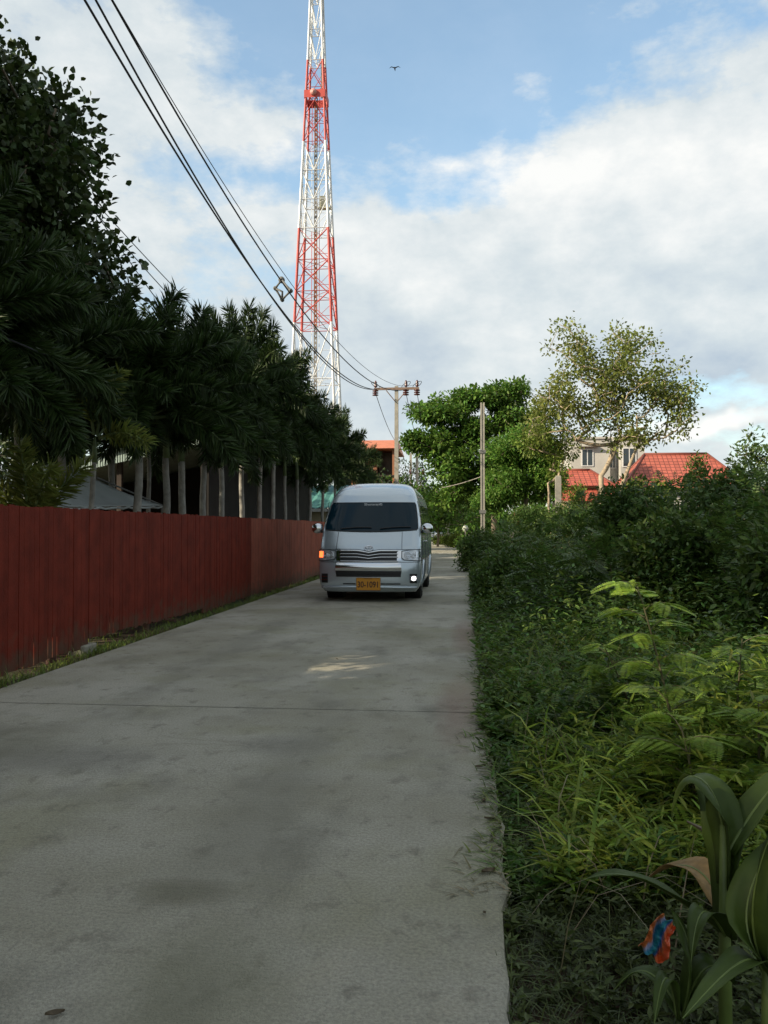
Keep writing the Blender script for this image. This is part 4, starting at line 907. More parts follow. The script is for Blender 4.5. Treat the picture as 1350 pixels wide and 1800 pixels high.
# foxtail palms
def frond(L_, droop, nl, lw=.035, ll=.30, az=0, el=1.0, z0=0, r0=.0):
    """arching rachis with leaflets standing out on all sides"""
    t = np.linspace(0, 1, 14); ang = el - droop * t ** 1.3
    dx = np.cumsum(np.cos(ang)) / 14 * L_; dz = np.cumsum(np.sin(ang)) / 14 * L_
    ca, sa = math.cos(az), math.sin(az)
    pts = np.stack([(r0 + dx) * ca, (r0 + dx) * sa, z0 + dz], 1)
    u = rng.uniform(.16, 1, nl); idx = u * 13; i0 = np.minimum(idx.astype(int), 12); f = (idx - i0)[:, None]
    P = pts[i0] * (1 - f) + pts[i0 + 1] * f; T = unit(pts[i0 + 1] - pts[i0])
    phi = rng.uniform(0, 2 * np.pi, nl); sidev = unit(np.cross(T, np.array([0, 0, 1.0]) + 1e-4)); upv = np.cross(sidev, T)
    rad = sidev * np.cos(phi)[:, None] + upv * np.sin(phi)[:, None]
    D = unit(rad + T * .75 + np.array([0, 0, -.15])); s = (1.0 - .55 * np.abs(u - .45) ** 1.2) * rng.uniform(.8, 1.15, nl)
    V, Fc = leaves(P, D, np.cross(D, rad + .01) + rng.normal(size=P.shape) * .5, ll * s, lw * s, .1, .12)
    return pts, V, Fc
def palm_mesh(H, nf, L_, lm, seed, young=False, shaft=.55):
    """returns an Empty-less list of objects: trunk, crownshaft, crown"""
    global rng
    rng = np.random.default_rng(seed); random.seed(seed)
    r0 = .072 if not young else .045
    mb = MB(); n = 16; lean = random.uniform(-.08, .08)
    mb.tube([(lean * 1.5 * (i / n) ** 2 - lean * .5 * (i / n), .012 * math.sin(i * .9 + seed), -.1 + (H + .1) * i / n) for i in range(n + 1)], [r0 * (1.25 - .25 * min(1, i / 4)) * (1 - .25 * i / n) * (1 + .04 * (i % 2)) for i in range(n + 1)], 12)
    trunk = mb
    ms = MB(); ms.tube([(lean, 0, H - .02), (lean, 0, H + shaft * .4), (lean, 0, H + shaft)], [r0 * .85, r0 * .75, r0 * .35], 10)
    parts = []; mr = MB()
    for k in range(nf):
        az = k * 2.399 + random.uniform(-.25, .25); q = k / max(1, nf - 1)
        el = 1.52 - 1.35 * q ** 1.15 + random.uniform(-.1, .1); dr = .65 + .75 * q ** .8 + random.uniform(-.15, .15)
        pts, V, Fc = frond(L_ * random.uniform(.85, 1.1) * (1 - .1 * q), dr if not young else dr * .55, 400 if not young else 190, .032 if not young else .03, .33 if not young else .26, az, el, H + shaft * .9, .02)
        pts = pts.copy(); parts.append((V + np.array([lean, 0, 0]), Fc)); mr.tube([Vector(p) + Vector((lean, 0, 0)) for p in pts[::2]], [.022 * (1 - .8 * i / 7) for i in range(7)], 4)
    V, Fc = merge(parts)
    return trunk, ms, mr, V, Fc
def make_palm(name, loc, H, nf, L_, lm, seed, label, group, young=False, shaft=.55, bark='palmbark'):
    t = empty(name, loc, random.uniform(0, 6), label, 'palm tree', group)
    tr, ms, mr, V, Fc = palm_mesh(H, nf, L_, lm, seed, young, shaft)
    tr.build('trunk', M[bark], t, smooth=True); ms.build('crownshaft', M['shaft'], t, smooth=True); np_obj('crown', V, Fc, lm, t); mr.build('frond_stalks', M['shaft'], t)
    return t
def copy_tree(o, loc, rz, sc, label, parent=None):
    c = o.copy(); COL.objects.link(c); c.location = loc; c.rotation_euler = (0, 0, rz); c.scale = (sc[0], sc[0], sc[1])
    if label: c['label'] = label
    for ch in list(o.children):
        d = ch.copy(); COL.objects.link(d); d.parent = c
    return c
PG = 'foxtail palms in a row behind the red fence'
protos = []
LP_ = [ # px of trunk, x, crown top pixel, label
 (-420, -5.6, 380, 'foxtail palm beside the camera, outside the picture to the left'),
 (-210, -5.4, 400, 'foxtail palm outside the left picture edge'),
 (-70, -5.6, 420, 'dark palm whose fronds enter at the left picture edge'),
 (35, -5.9, 425, 'dark palm directly below the big broadleaf tree at far left'),
 (112, -6.3, 500, 'dark palm behind the canvas awning at its peak'),
 (196, -6.4, 520, 'dark palm behind the right slope of the canvas awning'),
 (241, -5.3, 505, 'palm with the thickest pale trunk, right of the canvas awning'),
 (293, -5.3, 545, 'second pale-trunked palm right of the canvas awning'),
 (322, -5.2, 560, 'slim-trunked palm, third right of the canvas awning'),
 (357, -5.3, 550, 'fourth pale-trunked palm right of the canvas awning'),
 (391, -5.3, 585, 'fifth palm right of the canvas awning, below the tall plume'),
 (425, -5.3, 512, 'palm whose upright plume stands highest against the sky'),
 (455, -5.4, 583, 'palm with rounded dark crown right of the highest plume'),
 (479, -5.3, 625, 'palm left of the teal roofed building, eighth right of the awning'),
 (501, -5.3, 650, 'palm whose trunk crosses the left end of the teal roof'),
 (523, -5.3, 680, 'palm whose trunk crosses the middle of the teal roof'),
 (545, -5.3, 700, 'palm whose trunk crosses the right part of the teal roof'),
 (567, -5.3, 712, 'palm whose crown stands left of the tower foot'),
 (588, -5.4, 718, 'palm with bright drooping fronds before the tower foot'),
 (607, -5.5, 752, 'palm just right of the tower foot'),
 (626, -6.4, 768, 'low dark palm between the tower foot and the orange roof'),
 (643, -7.0, 775, 'farthest palm of the row, beside the orange roofed house'),
]
protos = []
for k, (H, nf, L_, sd__) in enumerate(((2.35, 19, 1.95, 3), (2.6, 18, 1.85, 5), (2.25, 20, 1.95, 8), (2.5, 17, 2.05, 13))):
    protos.append((H, nf, L_, sd__))
made = {}
for i, (px, X, ty, lab) in enumerate(LP_):
    d = ray(px, 900); Y = X / d.x * d.y if px > -300 else 3.7
    if px == -210: Y = 7.9
    zt = at(px, ty, Y).z; zt = max(4.9, min(6.9, zt))
    k = i % 4; nat = protos[k][0] + .55 + protos[k][2] * .88
    random.seed(100 + i)
    rz = random.uniform(0, 6.28); s = zt / nat; sx = random.uniform(.92, 1.1)
    if k not in made:
        o = make_palm('foxtail_palm', (X, Y, -.1), *protos[k][:3], M['palm'], protos[k][3], lab, PG); o.rotation_euler = (0, 0, rz); o.scale = (sx, sx, s); made[k] = o
    else: copy_tree(made[k], (X, Y, -.1), rz, (sx, s), lab)
for k, (X, Y, s, lab) in enumerate(((-5.6, -2.2, 1.0, 'foxtail palm just behind the camera, out of view'), (-5.7, -4.0, 1.1, 'foxtail palm farther behind the camera, out of view'), (-5.8, -6.5, 1.05, 'last foxtail palm behind the camera, out of view'))):
    copy_tree(made[k % 4], (X, Y, -.1), k * 1.7, (1.05, s), lab)
# young palms
rz = make_palm('young_palm', (onray(48, 880, -5.15).x, onray(48, 880, -5.15).y, -.1), 1.15, 9, 1.15, M['palm_young'], 21, 'young yellow-green palm bushing up over the fence at far left', None, True, .2)
p_ = onray(156, 880, -5.2); make_palm('young_palm', (p_.x, p_.y, -.1), 2.35, 6, 1.15, M['palm_young'], 22, 'slender young palm with upright yellowish spear before the awning', None, True, .35)
p_ = onray(262, 880, -6.0); make_palm('young_palm', (p_.x, p_.y, -.1), 3.7, 7, 1.6, M['palm_young'], 23, 'tall thin palm with feathery fronds against the sky above the row', None, True, .4)
random.seed(5); rng = np.random.default_rng(5)

# big broadleaf tree at left, and unseen trees added to shade the foreground
bt = [((-10.2, 12.2, 5.8), (3.6, 3.6, 3.0), 4), ((-8.3, 12.3, 5.3), (2.8, 2.6, 2.0), 4), ((-8.1, 12.2, 7.0), (2.35, 2.4, 1.5), 3), ((-9.3, 12.2, 7.9), (2.3, 2.5, 1.5), 3)]
tree('broadleaf_tree', (-10.8, 12.0, -.1), (-10.4, 12.2, 4.6), bt, 950, 100, .48, .125, .10, M['bigtree'], M['bark'], 'big dark broad-leaved tree filling the upper left corner', rtip=.02, up=.1, shell=.4)
tree('broadleaf_tree', (-13, -3.5, -.1), (-13, -3.3, 3.6), [((-13, -3.2, 5.4), (3.8, 3.8, 2.8), 5)], 240, 36, .8, .26, .19, M['bigtree'], M['bark'], 'unseen large tree left of the camera, added to shade the foreground', rtip=.02)  # added out of view as shade; crown kept low so the verge stays sunlit
tree('broadleaf_tree', (-12.2, 6.3, -.1), (-12.0, 6.3, 5.0), [((-11.8, 6.3, 8.3), (2.8, 3.3, 4.2), 5)], 260, 44, .7, .26, .19, M['bigtree'], M['bark'], 'unseen tall tree left of the big broad-leaved tree, added to shade lane and thicket', rtip=.02)  # added out of view to cut the lane's sun patch and darken the thicket
tree('broadleaf_tree', (-9.2, .6, -.1), (-9.0, .6, 7.0), [((-8.6, .8, 9.7), (3.0, 4.2, 2.6), 5)], 260, 44, .7, .26, .19, M['bigtree'], M['bark'], 'unseen high-crowned tree left of the camera, added to shade the right thicket', rtip=.02)  # unseen crown set high to shade the thicket, letting sun pass below it
tree('broadleaf_tree', (-12.0, -8.5, -.1), (-12.0, -8.5, 4.0), [((-12, -8.3, 6.2), (4.8, 4.8, 3.6), 5)], 240, 36, .8, .26, .19, M['bigtree'], M['bark'], 'unseen large tree behind the camera on the left, added to shade the foreground', rtip=.02)  # unseen shade tree, set back to leave a gap for sun on the verge
# dark trees filling in behind the palms
for i, (X, Y, H, rr, lab) in enumerate(((-14.2, 37.2, 7.6, 2.5, 'dark bushy tree behind the shed, seen between the left palm crowns'), (-11.0, 37.6, 6.6, 1.9, 'dark bushy tree behind the palms left of the tower'), (-8.6, 37.8, 5.6, 1.6, 'dark bushy tree behind the palms at the tower foot'), (-16.0, 30, 8.0, 3.0, 'dark bushy tree left of the shed behind the first palms'), (-17.0, 21.5, 7.6, 3.2, 'dark bushy tree at far left behind the young palm'))):
    tree('bushy_tree', (X, Y, -.1), (X, Y, 2.6), [((X, Y, H * .58), (rr, min(rr, 1.9), H * .42), 3)], 170, 46, .62, .26, .12, M['darktree'], M['bark'], lab, group='dark trees behind the palm row', rtip=.02)

# right side: spreading green tree over the lane
b = at(868, 930, 50)
tg = []
cr = []
for (px, py, rx, rz, w) in ((830, 700, 70, 14, 3), (890, 690, 40, 18, 2), (780, 730, 45, 12, 2), (760, 780, 45, 16, 2.4), (820, 760, 60, 22, 3), (900, 740, 45, 30, 2.4), (800, 820, 45, 24, 2.5), (855, 830, 60, 40, 3.5), (740, 725, 22, 8, .8), (732, 775, 18, 10, .8), (800, 870, 40, 24, 2.0)):
    p = at(px, py, 50); cr.append(((p.x, p.y + random.uniform(-1.0, 1.0), p.z), (rx / 27, 1.9, rz / 23), w))
tree('spreading_tree', (b.x, 50, -.1), (b.x - .1, 50, 6.0), cr, 640, 50, .46, .26, .14, M['greentree'], M['bark'], 'spreading bright green tree with layered boughs reaching over the lane', flat=.7, up=.5, droop=.15, rtip=.014, shell=.5)
# feathery lighter tree right of it
b = at(925, 930, 41); cr = []
for (px, py, rx, rz, w) in ((890, 790, 45, 26, 2), (940, 800, 50, 34, 3), (900, 850, 50, 34, 3), (960, 840, 30, 40, 2), (870, 880, 34, 26, 1.6), (930, 770, 30, 20, 1.2)):
    p = at(px, py, 41); cr.append(((p.x, p.y, p.z), (rx / 35.5, 1.5, rz / 35.5), w))
tree('feathery_tree', (b.x, 41, -.1), (b.x, 41, 3.4), cr, 420, 80, .40, .19, .075, M['lighttree'], M['bark'], 'fresh green feathery tree right of the tall concrete pole', flat=.6, droop=.3, rtip=.012, shell=.6)
# tall sparse olive tree: two stems
b = at(1066, 930, 36); cr = []
for (px, py, rx, rz, w) in ((1060, 640, 85, 60, 3.4), (1050, 760, 60, 40, 1.4), (1120, 770, 60, 30, 1.0), (1100, 620, 70, 40, 2), (1010, 690, 65, 50, 3), (1140, 680, 80, 50, 3), (1080, 700, 90, 50, 3), (1180, 730, 50, 36, 1.4), (960, 730, 40, 40, 2.0), (1000, 600, 40, 30, .8), (1200, 690, 26, 34, .8)):
    p = at(px, py, 36); cr.append(((p.x, p.y, p.z), (rx / 40.4, 1.9, rz / 40.4), w))
t3 = tree('sparse_tree', (b.x, 36, -.1), (b.x - .2, 36.1, 3.6), cr, 800, 22, .36, .16, .09, M['olivetree'], M['barkpale'], 'tall sparse olive-leaved tree with pale forked branches', rtip=.013, shell=.5, bend=.16, droop=.2, rpow=.44, gap=-.55)
mb = MB(); mb.tube([(.35, .2, -.15), (.42, .25, 1.6), (.62, .2, 3.1), (1.1, .1, 4.4), (1.5, 0, 5.4)], [.12, .11, .095, .07, .04], 8); mb.build('side_stem', M['barkpale'], t3, smooth=True)
for (px_, Y_, top_, lab_) in ((1118, 33, 838, 'small olive bush-tree before the left end of the wide red roof'), (1228, 31, 800, 'thin dark treetop poking up before the middle of the wide red roof'), (1165, 30, 842, 'small leafy treetop below the ridge of the wide red roof'), (1012, 34, 846, 'small leafy treetop before the small red roofed house')):
    g_ = at(px_, top_ + 22, Y_); tree('small_tree', (g_.x, Y_, -.1), (g_.x, Y_, g_.z - .9), [((g_.x, Y_, g_.z), (.55, .5, .45), 2), ((g_.x + .1, Y_, g_.z - .7), (.7, .5, .5), 2)], 46, 22, .22, .12, .06, M['thicket'] if px_ == 1228 else M['yellowtree'], M['twig'], lab_, rtip=.008, shell=.6)
# yellowish shrubby tree left of it
b = at(960, 930, 38); cr = []
for (px, py, rx, rz, w) in ((960, 730, 34, 30, 2), (985, 775, 36, 30, 2), (940, 770, 30, 34, 2), (975, 820, 25, 25, 1)):
    p = at(px, py, 38); cr.append(((p.x, p.y, p.z), (rx / 38.3, 1.2, rz / 38.3), w))
tree('olive_tree', (b.x + .3, 38, -.1), (b.x + .1, 38, 3.4), cr, 90, 40, .34, .16, .07, M['yellowtree'], M['barkpale'], 'yellow-green tree between the feathery tree and the sparse tree', rtip=.013, shell=.6, droop=.3)
# far trees closing the lane
far = [(770, 60, 40, 62, 'greentree', 'roadside tree at the far bend, right above the van mirror', 4.2, 2.4), (745, 66, 44, 70, 'darktree', 'dark tree beside the far crossarm pole', 5.0, 2.4), (700, 60, 60, 53.5, 'lighttree', 'yellow-green shrubby tree below the orange roofed house', 4.4, 2.6), (660, 56, 60, 52, 'darktree', 'dark shrubby tree left of the crossarm pole foot', 4.6, 2.6), (812, 72, 50, 78, 'greentree', 'distant roadside tree right of the far bend', 5.5, 3.2), (715, 60, 60, 90, 'darktree', 'distant dark round tree behind the crossarm pole foot', 9.2, 2.6)]
for (px, _, _2, Y, mm, lab, H, rr) in far:
    b = at(px, 940, Y); tree('roadside_tree', (b.x, Y, -.1), (b.x, Y, H * .4), [((b.x, Y, H * .6), (rr, rr, H * .4), 1)], 90, 34, .55, .28, .14, M[mm], M['bark'], lab, group='trees near the far end of the lane', rtip=.02, shell=.5)
# broad distant tree belt
def belt(name, x0, x1, y0, y1, n, h0, h1, m, label):
    P = []
    for i in range(n):
        x = random.uniform(x0, x1); y = random.uniform(y0, y1); h = random.uniform(h0, h1); r_ = h * random.uniform(.4, .6)
        P.append(ell_points(9, (x, y, h * .55), (r_, r_, h * .45), .5))
    P = np.concatenate(P); V, Fc = cluster(P, 26, 1.5, .9, .55, .8); o = np_obj(name, V, Fc, m); tag(o, label, 'trees', None, 'stuff')
belt('distant_trees', -160, -14, 95, 150, 130, 4.5, 8.5, M['darktree'], 'distant line of dark trees beyond the left gardens')
belt('distant_trees', -14, 30, 112, 150, 60, 4, 6.5, M['greentree'], 'distant green tree belt closing the far end of the lane')
belt('distant_trees', 28, 190, 90, 150, 130, 3.2, 5.5, M['darktree'], 'distant line of trees beyond the red roofed houses')

# ------------------------------------------------------------------ thicket on the right
def pinnate(P, D, Ln, pairs, ll, lw, droopy=.5):
    """compound leaves: n rachises at P along D with leaflet pairs"""
    n = len(P); Vs = []; Fs = []; k0 = 0
    D = unit(D); sidev = unit(np.cross(D, np.array([0, 0, 1.0]) + rng.normal(size=D.shape) * .25)); upv = np.cross(sidev, D)
    for j in range(pairs):
        t = .12 + .88 * (j + .5) / pairs; Q = P + D * (Ln * t)[:, None] - np.array([0, 0, 1.0]) * (Ln * droopy * t * t * .5)[:, None]
        s = math.sin(math.pi * (.15 + .8 * t)) ** .5
        for sg in (-1, 1):
            V, Fc = leaves(Q, sidev * sg + D * .35 - np.array([0, 0, .2]) * droopy, upv, ll * s, lw, .05); Vs.append(V); Fs.append(Fc + k0); k0 += len(V)
    return np.concatenate(Vs), np.concatenate(Fs)
def bush(base, ells, n, lm, label, kind='pinnate', ll=.07, lw=.022, name='shrub', group='shrubs of the dark thicket on the right', Ln=.22, pairs=7, stems=10):
    base = Vector(base); t = empty(name, base, label=label, cat='shrub', group=group)
    P = []; tot = sum(e[2] for e in ells)
    for c, r_, w in ells: P.append(ell_points(int(n * w / tot), Vector(c) - base, r_, .42))
    P = np.concatenate(P); P = P[P[:, 2] > .03]
    mb = MB()
    for i in rng.integers(0, len(P), stems):
        q = Vector(P[i]); r0 = Vector((random.uniform(-.2, .2), random.uniform(-.2, .2), -.1)); mb.tube([r0, r0.lerp(q, .5) + Vector((0, 0, .12)), q], [.022, .014, .006], 5)
    mb.build('stems', M['twig'], t)
    c = P.mean(0); d = unit(P - c) + rand_dir(len(P)) * .7
    if kind == 'pinnate': V, Fc = pinnate(P, d, rng.uniform(.7, 1.25, len(P)) * Ln, pairs, ll, lw)
    else: V, Fc = cluster(P, 9, .16, ll, lw, 1, .3, .1)
    np_obj('foliage', V, Fc, lm, t); return t
def pxell(px, py, Y, rx, rz, ry=None):                     # ellipsoid centred on a sight line at distance Y
    p = at(px, py, Y); k = F / Y; return (tuple(p), (rx / k, ry if ry else rx / k, rz / k), rx * rz / 1000)
BU = [
 (1015, 30, [(1010, 915, 60, 26)], 'leaf', 'pale-lit shrub in front of the small red roofed house'),
 (1090, 30, [(1090, 900, 50, 34)], 'leaf', 'shrub at the foot of the sparse tree'),
 (930, 34, [(935, 915, 40, 24)], 'leaf', 'shrub hiding most of the pinkish gate roof'),
 (850, 26, [(850, 965, 45, 30)], 'leaf', 'low dark shrub leaning over the lane edge, nearest the van'),
 (905, 22, [(905, 960, 60, 40)], 'pinnate', 'dark shrub at the foot of the tall concrete pole'),
 (960, 19, [(960, 965, 75, 55)], 'pinnate', 'rounded dark shrub below the short concrete post'),
 (1040, 17, [(1040, 950, 70, 80)], 'pinnate', 'dark shrub standing just below the sparse tree trunk'),
 (1110, 16, [(1115, 930, 75, 85), (1080, 890, 30, 26)], 'leaf', 'tall dark shrub right of the sparse tree trunk'),
 (1190, 15, [(1185, 925, 80, 82), (1225, 865, 35, 22)], 'pinnate', 'tall dark shrub below the left half of the wide red roof'),
 (1275, 14, [(1270, 920, 85, 85), (1310, 850, 40, 22)], 'leaf', 'tall dark shrub below the right half of the wide red roof'),
 (1365, 12.5, [(1360, 890, 80, 100)], 'pinnate', 'dark shrub against the right picture edge'),
 (1460, 11, [(1460, 900, 100, 110)], 'leaf', 'dark shrub beyond the right picture edge'),
 (900, 15, [(895, 1020, 55, 50)], 'leaf', 'low leafy shrub beside the lane right of the van'),
 (980, 12.5, [(975, 1030, 75, 60)], 'pinnate', 'bushy shrub in the second row, left part'),
 (1080, 11.5, [(1080, 1010, 80, 70)], 'pinnate', 'bushy shrub in the second row behind the pale feathery sapling'),
 (1190, 11, [(1190, 985, 85, 75)], 'leaf', 'broad-leaved shrub in the second row, centre right'),
 (1310, 10.5, [(1310, 965, 90, 75)], 'pinnate', 'bushy shrub in the second row by the right edge'),
 (1400, 8.5, [(1410, 1010, 90, 80)], 'leaf', 'dark shrub at the right edge behind the weeds'),
]
for px, Y, el, kd, lab in BU:
    e = [pxell(a, b, Y, c, d) for a, b, c, d in el]
    g = at(px, 950, Y); area = sum(x[2] for x in e)
    # carry the foliage down to the ground
    c0, r0, w0 = e[0]
    e.append(((c0[0], c0[1], c0[2] * .45), (r0[0] * 1.05, r0[1] * 1.05, c0[2] * .5), w0 * .8))
    far_ = Y / 14
    bush((g.x, Y, -.1), e, int(560 if kd == 'pinnate' else 1300), M['thicket'], lab, kd, .085 if kd == 'pinnate' else .095, .028 if kd == 'pinnate' else .042, Ln=.30, pairs=6)
# twigs poking at right edge against the sky
g = at(1335, 930, 24); tree('small_tree', (g.x, 24, -.1), (g.x, 24, 2.0), [((at(1335, 790, 24).x, 24, at(1335, 800, 24).z), (.9, .8, .75), 1)], 46, 16, .22, .13, .06, M['thicket'], M['twig'], 'wispy small tree top above the thicket at the right edge', rtip=.008, shell=.8)

# pale feathery saplings (leucaena-like) in front
def sapling(loc, H, n, lab, seed, lean=(0, 0), sc=1.0):
    global rng
    rng = np.random.default_rng(seed); t = empty('feathery_sapling', loc, label=lab, cat='sapling', group='pale feathery saplings among the weeds')
    st = [Vector((lean[0] * s_ ** 1.5, lean[1] * s_ ** 1.5, H * s_)) for s_ in np.linspace(0, 1, 9)]
    mb = MB(); mb.tube([Vector((0, 0, -.1))] + st, [.012] + [.011 * (1 - .7 * i / 8) for i in range(9)], 6)
    P = []; D = []; Ls = []
    for i in range(n):
        f = .35 + .65 * (i + .5) / n; k = f * 8; a = st[int(min(k, 7))].lerp(st[int(min(k, 7)) + 1], k - int(min(k, 7))); az = i * 2.4 + rng.uniform(-.4, .4)
        d = Vector((math.cos(az), math.sin(az), .75)).normalized(); Lr = .27 * sc * (1 - .3 * f)
        mids = [a + d * Lr * s_ - Vector((0, 0, .35 * Lr * s_ * s_)) for s_ in np.linspace(0, 1, 6)]
        mb.tube(mids, [.004 - .0005 * q for q in range(6)], 4)
        for q in range(1, 6):
            T = (mids[q] - mids[q - 1]).normalized(); sv = T.cross(Vector((0, 0, 1))).normalized()
            for sg in (-1, 1): P.append(mids[q]); D.append(sv * sg + T * .9 - Vector((0, 0, .25))); Ls.append(.15 * sc)
    mb.build('stem', M['twig'], t)
    V, Fc = pinnate(np.array([tuple(p) for p in P]), np.array([tuple(p) for p in D]), np.array(Ls), 13, .040 * sc, .0125 * sc, .4); np_obj('foliage', V, Fc, M['feather'], t)
for (px, py, Y, H, n, lab, sd_, lean) in ((1195, 1330, 4.6, 1.10, 13, 'pale feathery sapling brightest in the middle of the weeds', 31, (-.22, 0)), (1120, 1230, 5.6, .62, 8, 'smaller feathery sapling left of the brightest one', 32, (-.2, .1)), (1290, 1330, 4.7, .80, 9, 'feathery sapling right of the brightest one', 33, (.05, 0)), (1335, 1420, 3.9, .62, 9, 'feathery sapling at the right picture edge above the strap leaves', 34, (.0, 0)), (1230, 1420, 3.9, .50, 7, 'low feathery sapling above the curled strap leaf', 35, (-.08, 0))):
    p = at(px, py, Y); sapling((p.x, Y, -.08), H, n, lab, sd_, lean)
rng = np.random.default_rng(77); random.seed(77)

bush((-5.4, 2.0, -.1), [((-5.5, 2.2, 1.9), (.8, 3.0, 1.95), 1)], 3600, M['darktree'], 'unseen dense hedge shrub added left of the camera to keep low sun off the lane', 'leaf', .16, .08, group='unseen shrubs added behind the red fence to block sun', stems=8)  # unseen blocker: stops low sun on the lane, lets higher rays through
bush((-5.4, 7.2, -.1), [((-5.4, 7.1, 2.1), (.5, 1.5, .85), 1), ((-5.4, 6.4, 3.15), (.5, 1.9, .38), 1.3)], 900, M['darktree'], 'unseen loose tall shrub added behind the fence to break up the sun patch', 'leaf', .15, .08, group='unseen shrubs added behind the red fence to block sun', stems=8)  # unseen, added so its leaf gaps dapple and shrink the lane's sun patch
bush((-5.4, -5.0, -.1), [((-5.4, -5.0, 1.5), (.7, 4.0, 1.5), 1)], 3000, M['darktree'], 'unseen dense shrub added behind the camera to block low sun', 'leaf', .16, .08, group='unseen shrubs added behind the red fence to block sun', stems=8)  # unseen, added to stop low sun coming in from behind the camera
# ------------------------------------------------------------------ weeds and grass (stuff)
def gz(x, y): return np.where((x > .05) & (x < .17), -.07, np.vectorize(gheight)(x, y))
def patch(x, y): return .5 + .25 * (np.sin(x * 3.1 + 1.3 * np.sin(y * 1.7)) * np.cos(y * 2.3 + .8 * x) + np.sin(x * 6.7 - y * 4.1) * .5 + np.sin(y * 9.3 + x * 2.2) * .35)
def dens_height(x, y):                                     # how tall the growth is: patchy, low by the slab, a hollow before the thicket
    d = np.clip(x - .16, 0, 1.6)
    h = .07 + .30 * d * np.clip((y - 1.6) / 2.5, .35, 1) + .03 * np.clip(y - 4, 0, 6)
    hol = np.exp(-((x - 1.9) / 1.1) ** 2 - ((y - 7.4) / 1.1) ** 2)
    return np.clip(h * (.45 + 1.1 * patch(x, y)) * (1 - .7 * hol), .05, .8)
def region(n, x0, x1, y0, y1, near=1.0):
    y = y0 + (y1 - y0) * rng.random(n) ** near; x = x0 + (x1 - x0) * rng.random(n); return x, y
# leafy weeds
def weeds(n, x0, x1, y0, y1, lm, name, label, hs=1.0, lw=(.07, .024), per=(8, 14), edge=False):
    x, y = region(n, x0, x1, y0, y1, 1.3); keep = (x < .1 + (y + 1) * .62) & (rng.random(n) < .15 + 1.1 * patch(x, y)); x = x[keep]; y = y[keep]; n = len(x)
    P = []; D = []; N_ = []; S_ = []; SP = []
    H = dens_height(x, y) * rng.uniform(.45, 1.25, n) * hs; z = gz(x, y)
    for i in range(n):
        k = rng.integers(*per); az = rng.uniform(0, 6.28); lean = np.array([math.cos(az), math.sin(az), 0]) * H[i] * rng.uniform(.05, .55)
        f = np.linspace(.2, 1, k); pts = np.array([x[i], y[i], z[i]]) + np.outer(f ** 1.4, lean) + np.outer(f, [0, 0, H[i]])
        a = np.arange(k) * 2.4 + az; d = np.stack([np.cos(a), np.sin(a), rng.uniform(-.1, .9, k)], 1)
        P.append(pts); D.append(d); N_.append(np.tile([0, 0, 1.0], (k, 1)) + rng.normal(size=(k, 3)) * .35); S_.append(rng.uniform(.6, 1.3, k) * (1.25 - .6 * f))
    P = np.concatenate(P); D = np.concatenate(D); N_ = np.concatenate(N_); S_ = np.concatenate(S_)
    V, Fc = leaves(P, D, N_, lw[0] * S_, lw[1] * S_, .15, .15)
    o = np_obj(name, V, Fc, lm); tag(o, label, 'weeds', None, 'stuff'); return o
weeds(2600, .13, 2.4, 1.5, 4.2, M['creep'], 'weeds', 'low dark weeds near the camera on the right verge', hs=.8, lw=(.050, .016))
weeds(3600, .12, 3.2, 3.2, 7.5, M['vergegreen'], 'weeds', 'leafy green weeds covering the verge on the right', lw=(.075, .022))
weeds(3600, .14, 5.5, 5.4, 16, M['vergegreen'], 'weeds', 'leafy weeds along the verge farther up the lane', hs=1.3, lw=(.11, .036))
weeds(900, .25, 2.2, 16, 34, M['thicket'], 'weeds', 'dark weeds on the verge beside the van', hs=1.5, lw=(.16, .05))
weeds(1500, .35, 2.6, 3.2, 4.9, M['lance'], 'weeds', 'yellow-green lance-leaved weeds in the middle of the verge', hs=1.3, lw=(.13, .020))
def ferny(n, x0, x1, y0, y1, lm, label, hs=1.0, Ln=.16):
    x, y = region(n, x0, x1, y0, y1, 1.1); z = gz(x, y) + dens_height(x, y) * rng.uniform(.35, 1.15, n) * hs
    P = np.stack([x, y, z], 1); D = rand_dir(n, .35); V, Fc = pinnate(P, D, rng.uniform(.7, 1.3, n) * Ln, 10, .032, .010, .6); o = np_obj('weeds', V, Fc, lm); tag(o, label, 'weeds', None, 'stuff')
ferny(1500, .9, 3.0, 2.9, 5.6, M['feather'], 'ferny low weeds with fine leaflets around the saplings')
ferny(700, .3, 1.6, 4.5, 9, M['weed'], 'fine ferny weeds beside the slab edge', 1.1)
def grass(n, x0, x1, y0, y1, lm, name, label, h=(.1, .3), w=.006, droop=(.2, .9), hfun=None, cond=None):
    x, y = region(n, x0, x1, y0, y1, 1.2)
    if cond is not None: k = cond(x, y); x = x[k]; y = y[k]
    n = len(x); P = np.stack([x, y, gz(x, y) - .01], 1); az = rng.uniform(0, 6.28, n); til = rng.uniform(.05, .7, n)
    D = unit(np.stack([np.cos(az) * til, np.sin(az) * til, np.ones(n)], 1)); side = np.stack([-np.sin(az), np.cos(az), np.zeros(n)], 1)
    ln = rng.uniform(*h, n) * (hfun(x, y) if hfun else 1)
    V, Fc = blades(P, D, side, ln, w * rng.uniform(.7, 1.4, n), rng.uniform(*droop, n)); o = np_obj(name, V, Fc, lm); tag(o, label, 'grass', None, 'stuff'); return o
cn = lambda x, y: x < .1 + (y + 1) * .62
grass(34000, .10, 2.6, 1.4, 5.5, M['creep'], 'grass', 'dense dark creeping grass spilling beside the slab edge', (.06, .16), .005, (.3, 1.2), lambda x, y: 1 + .5 * np.clip(x - .2, 0, 1), cn)
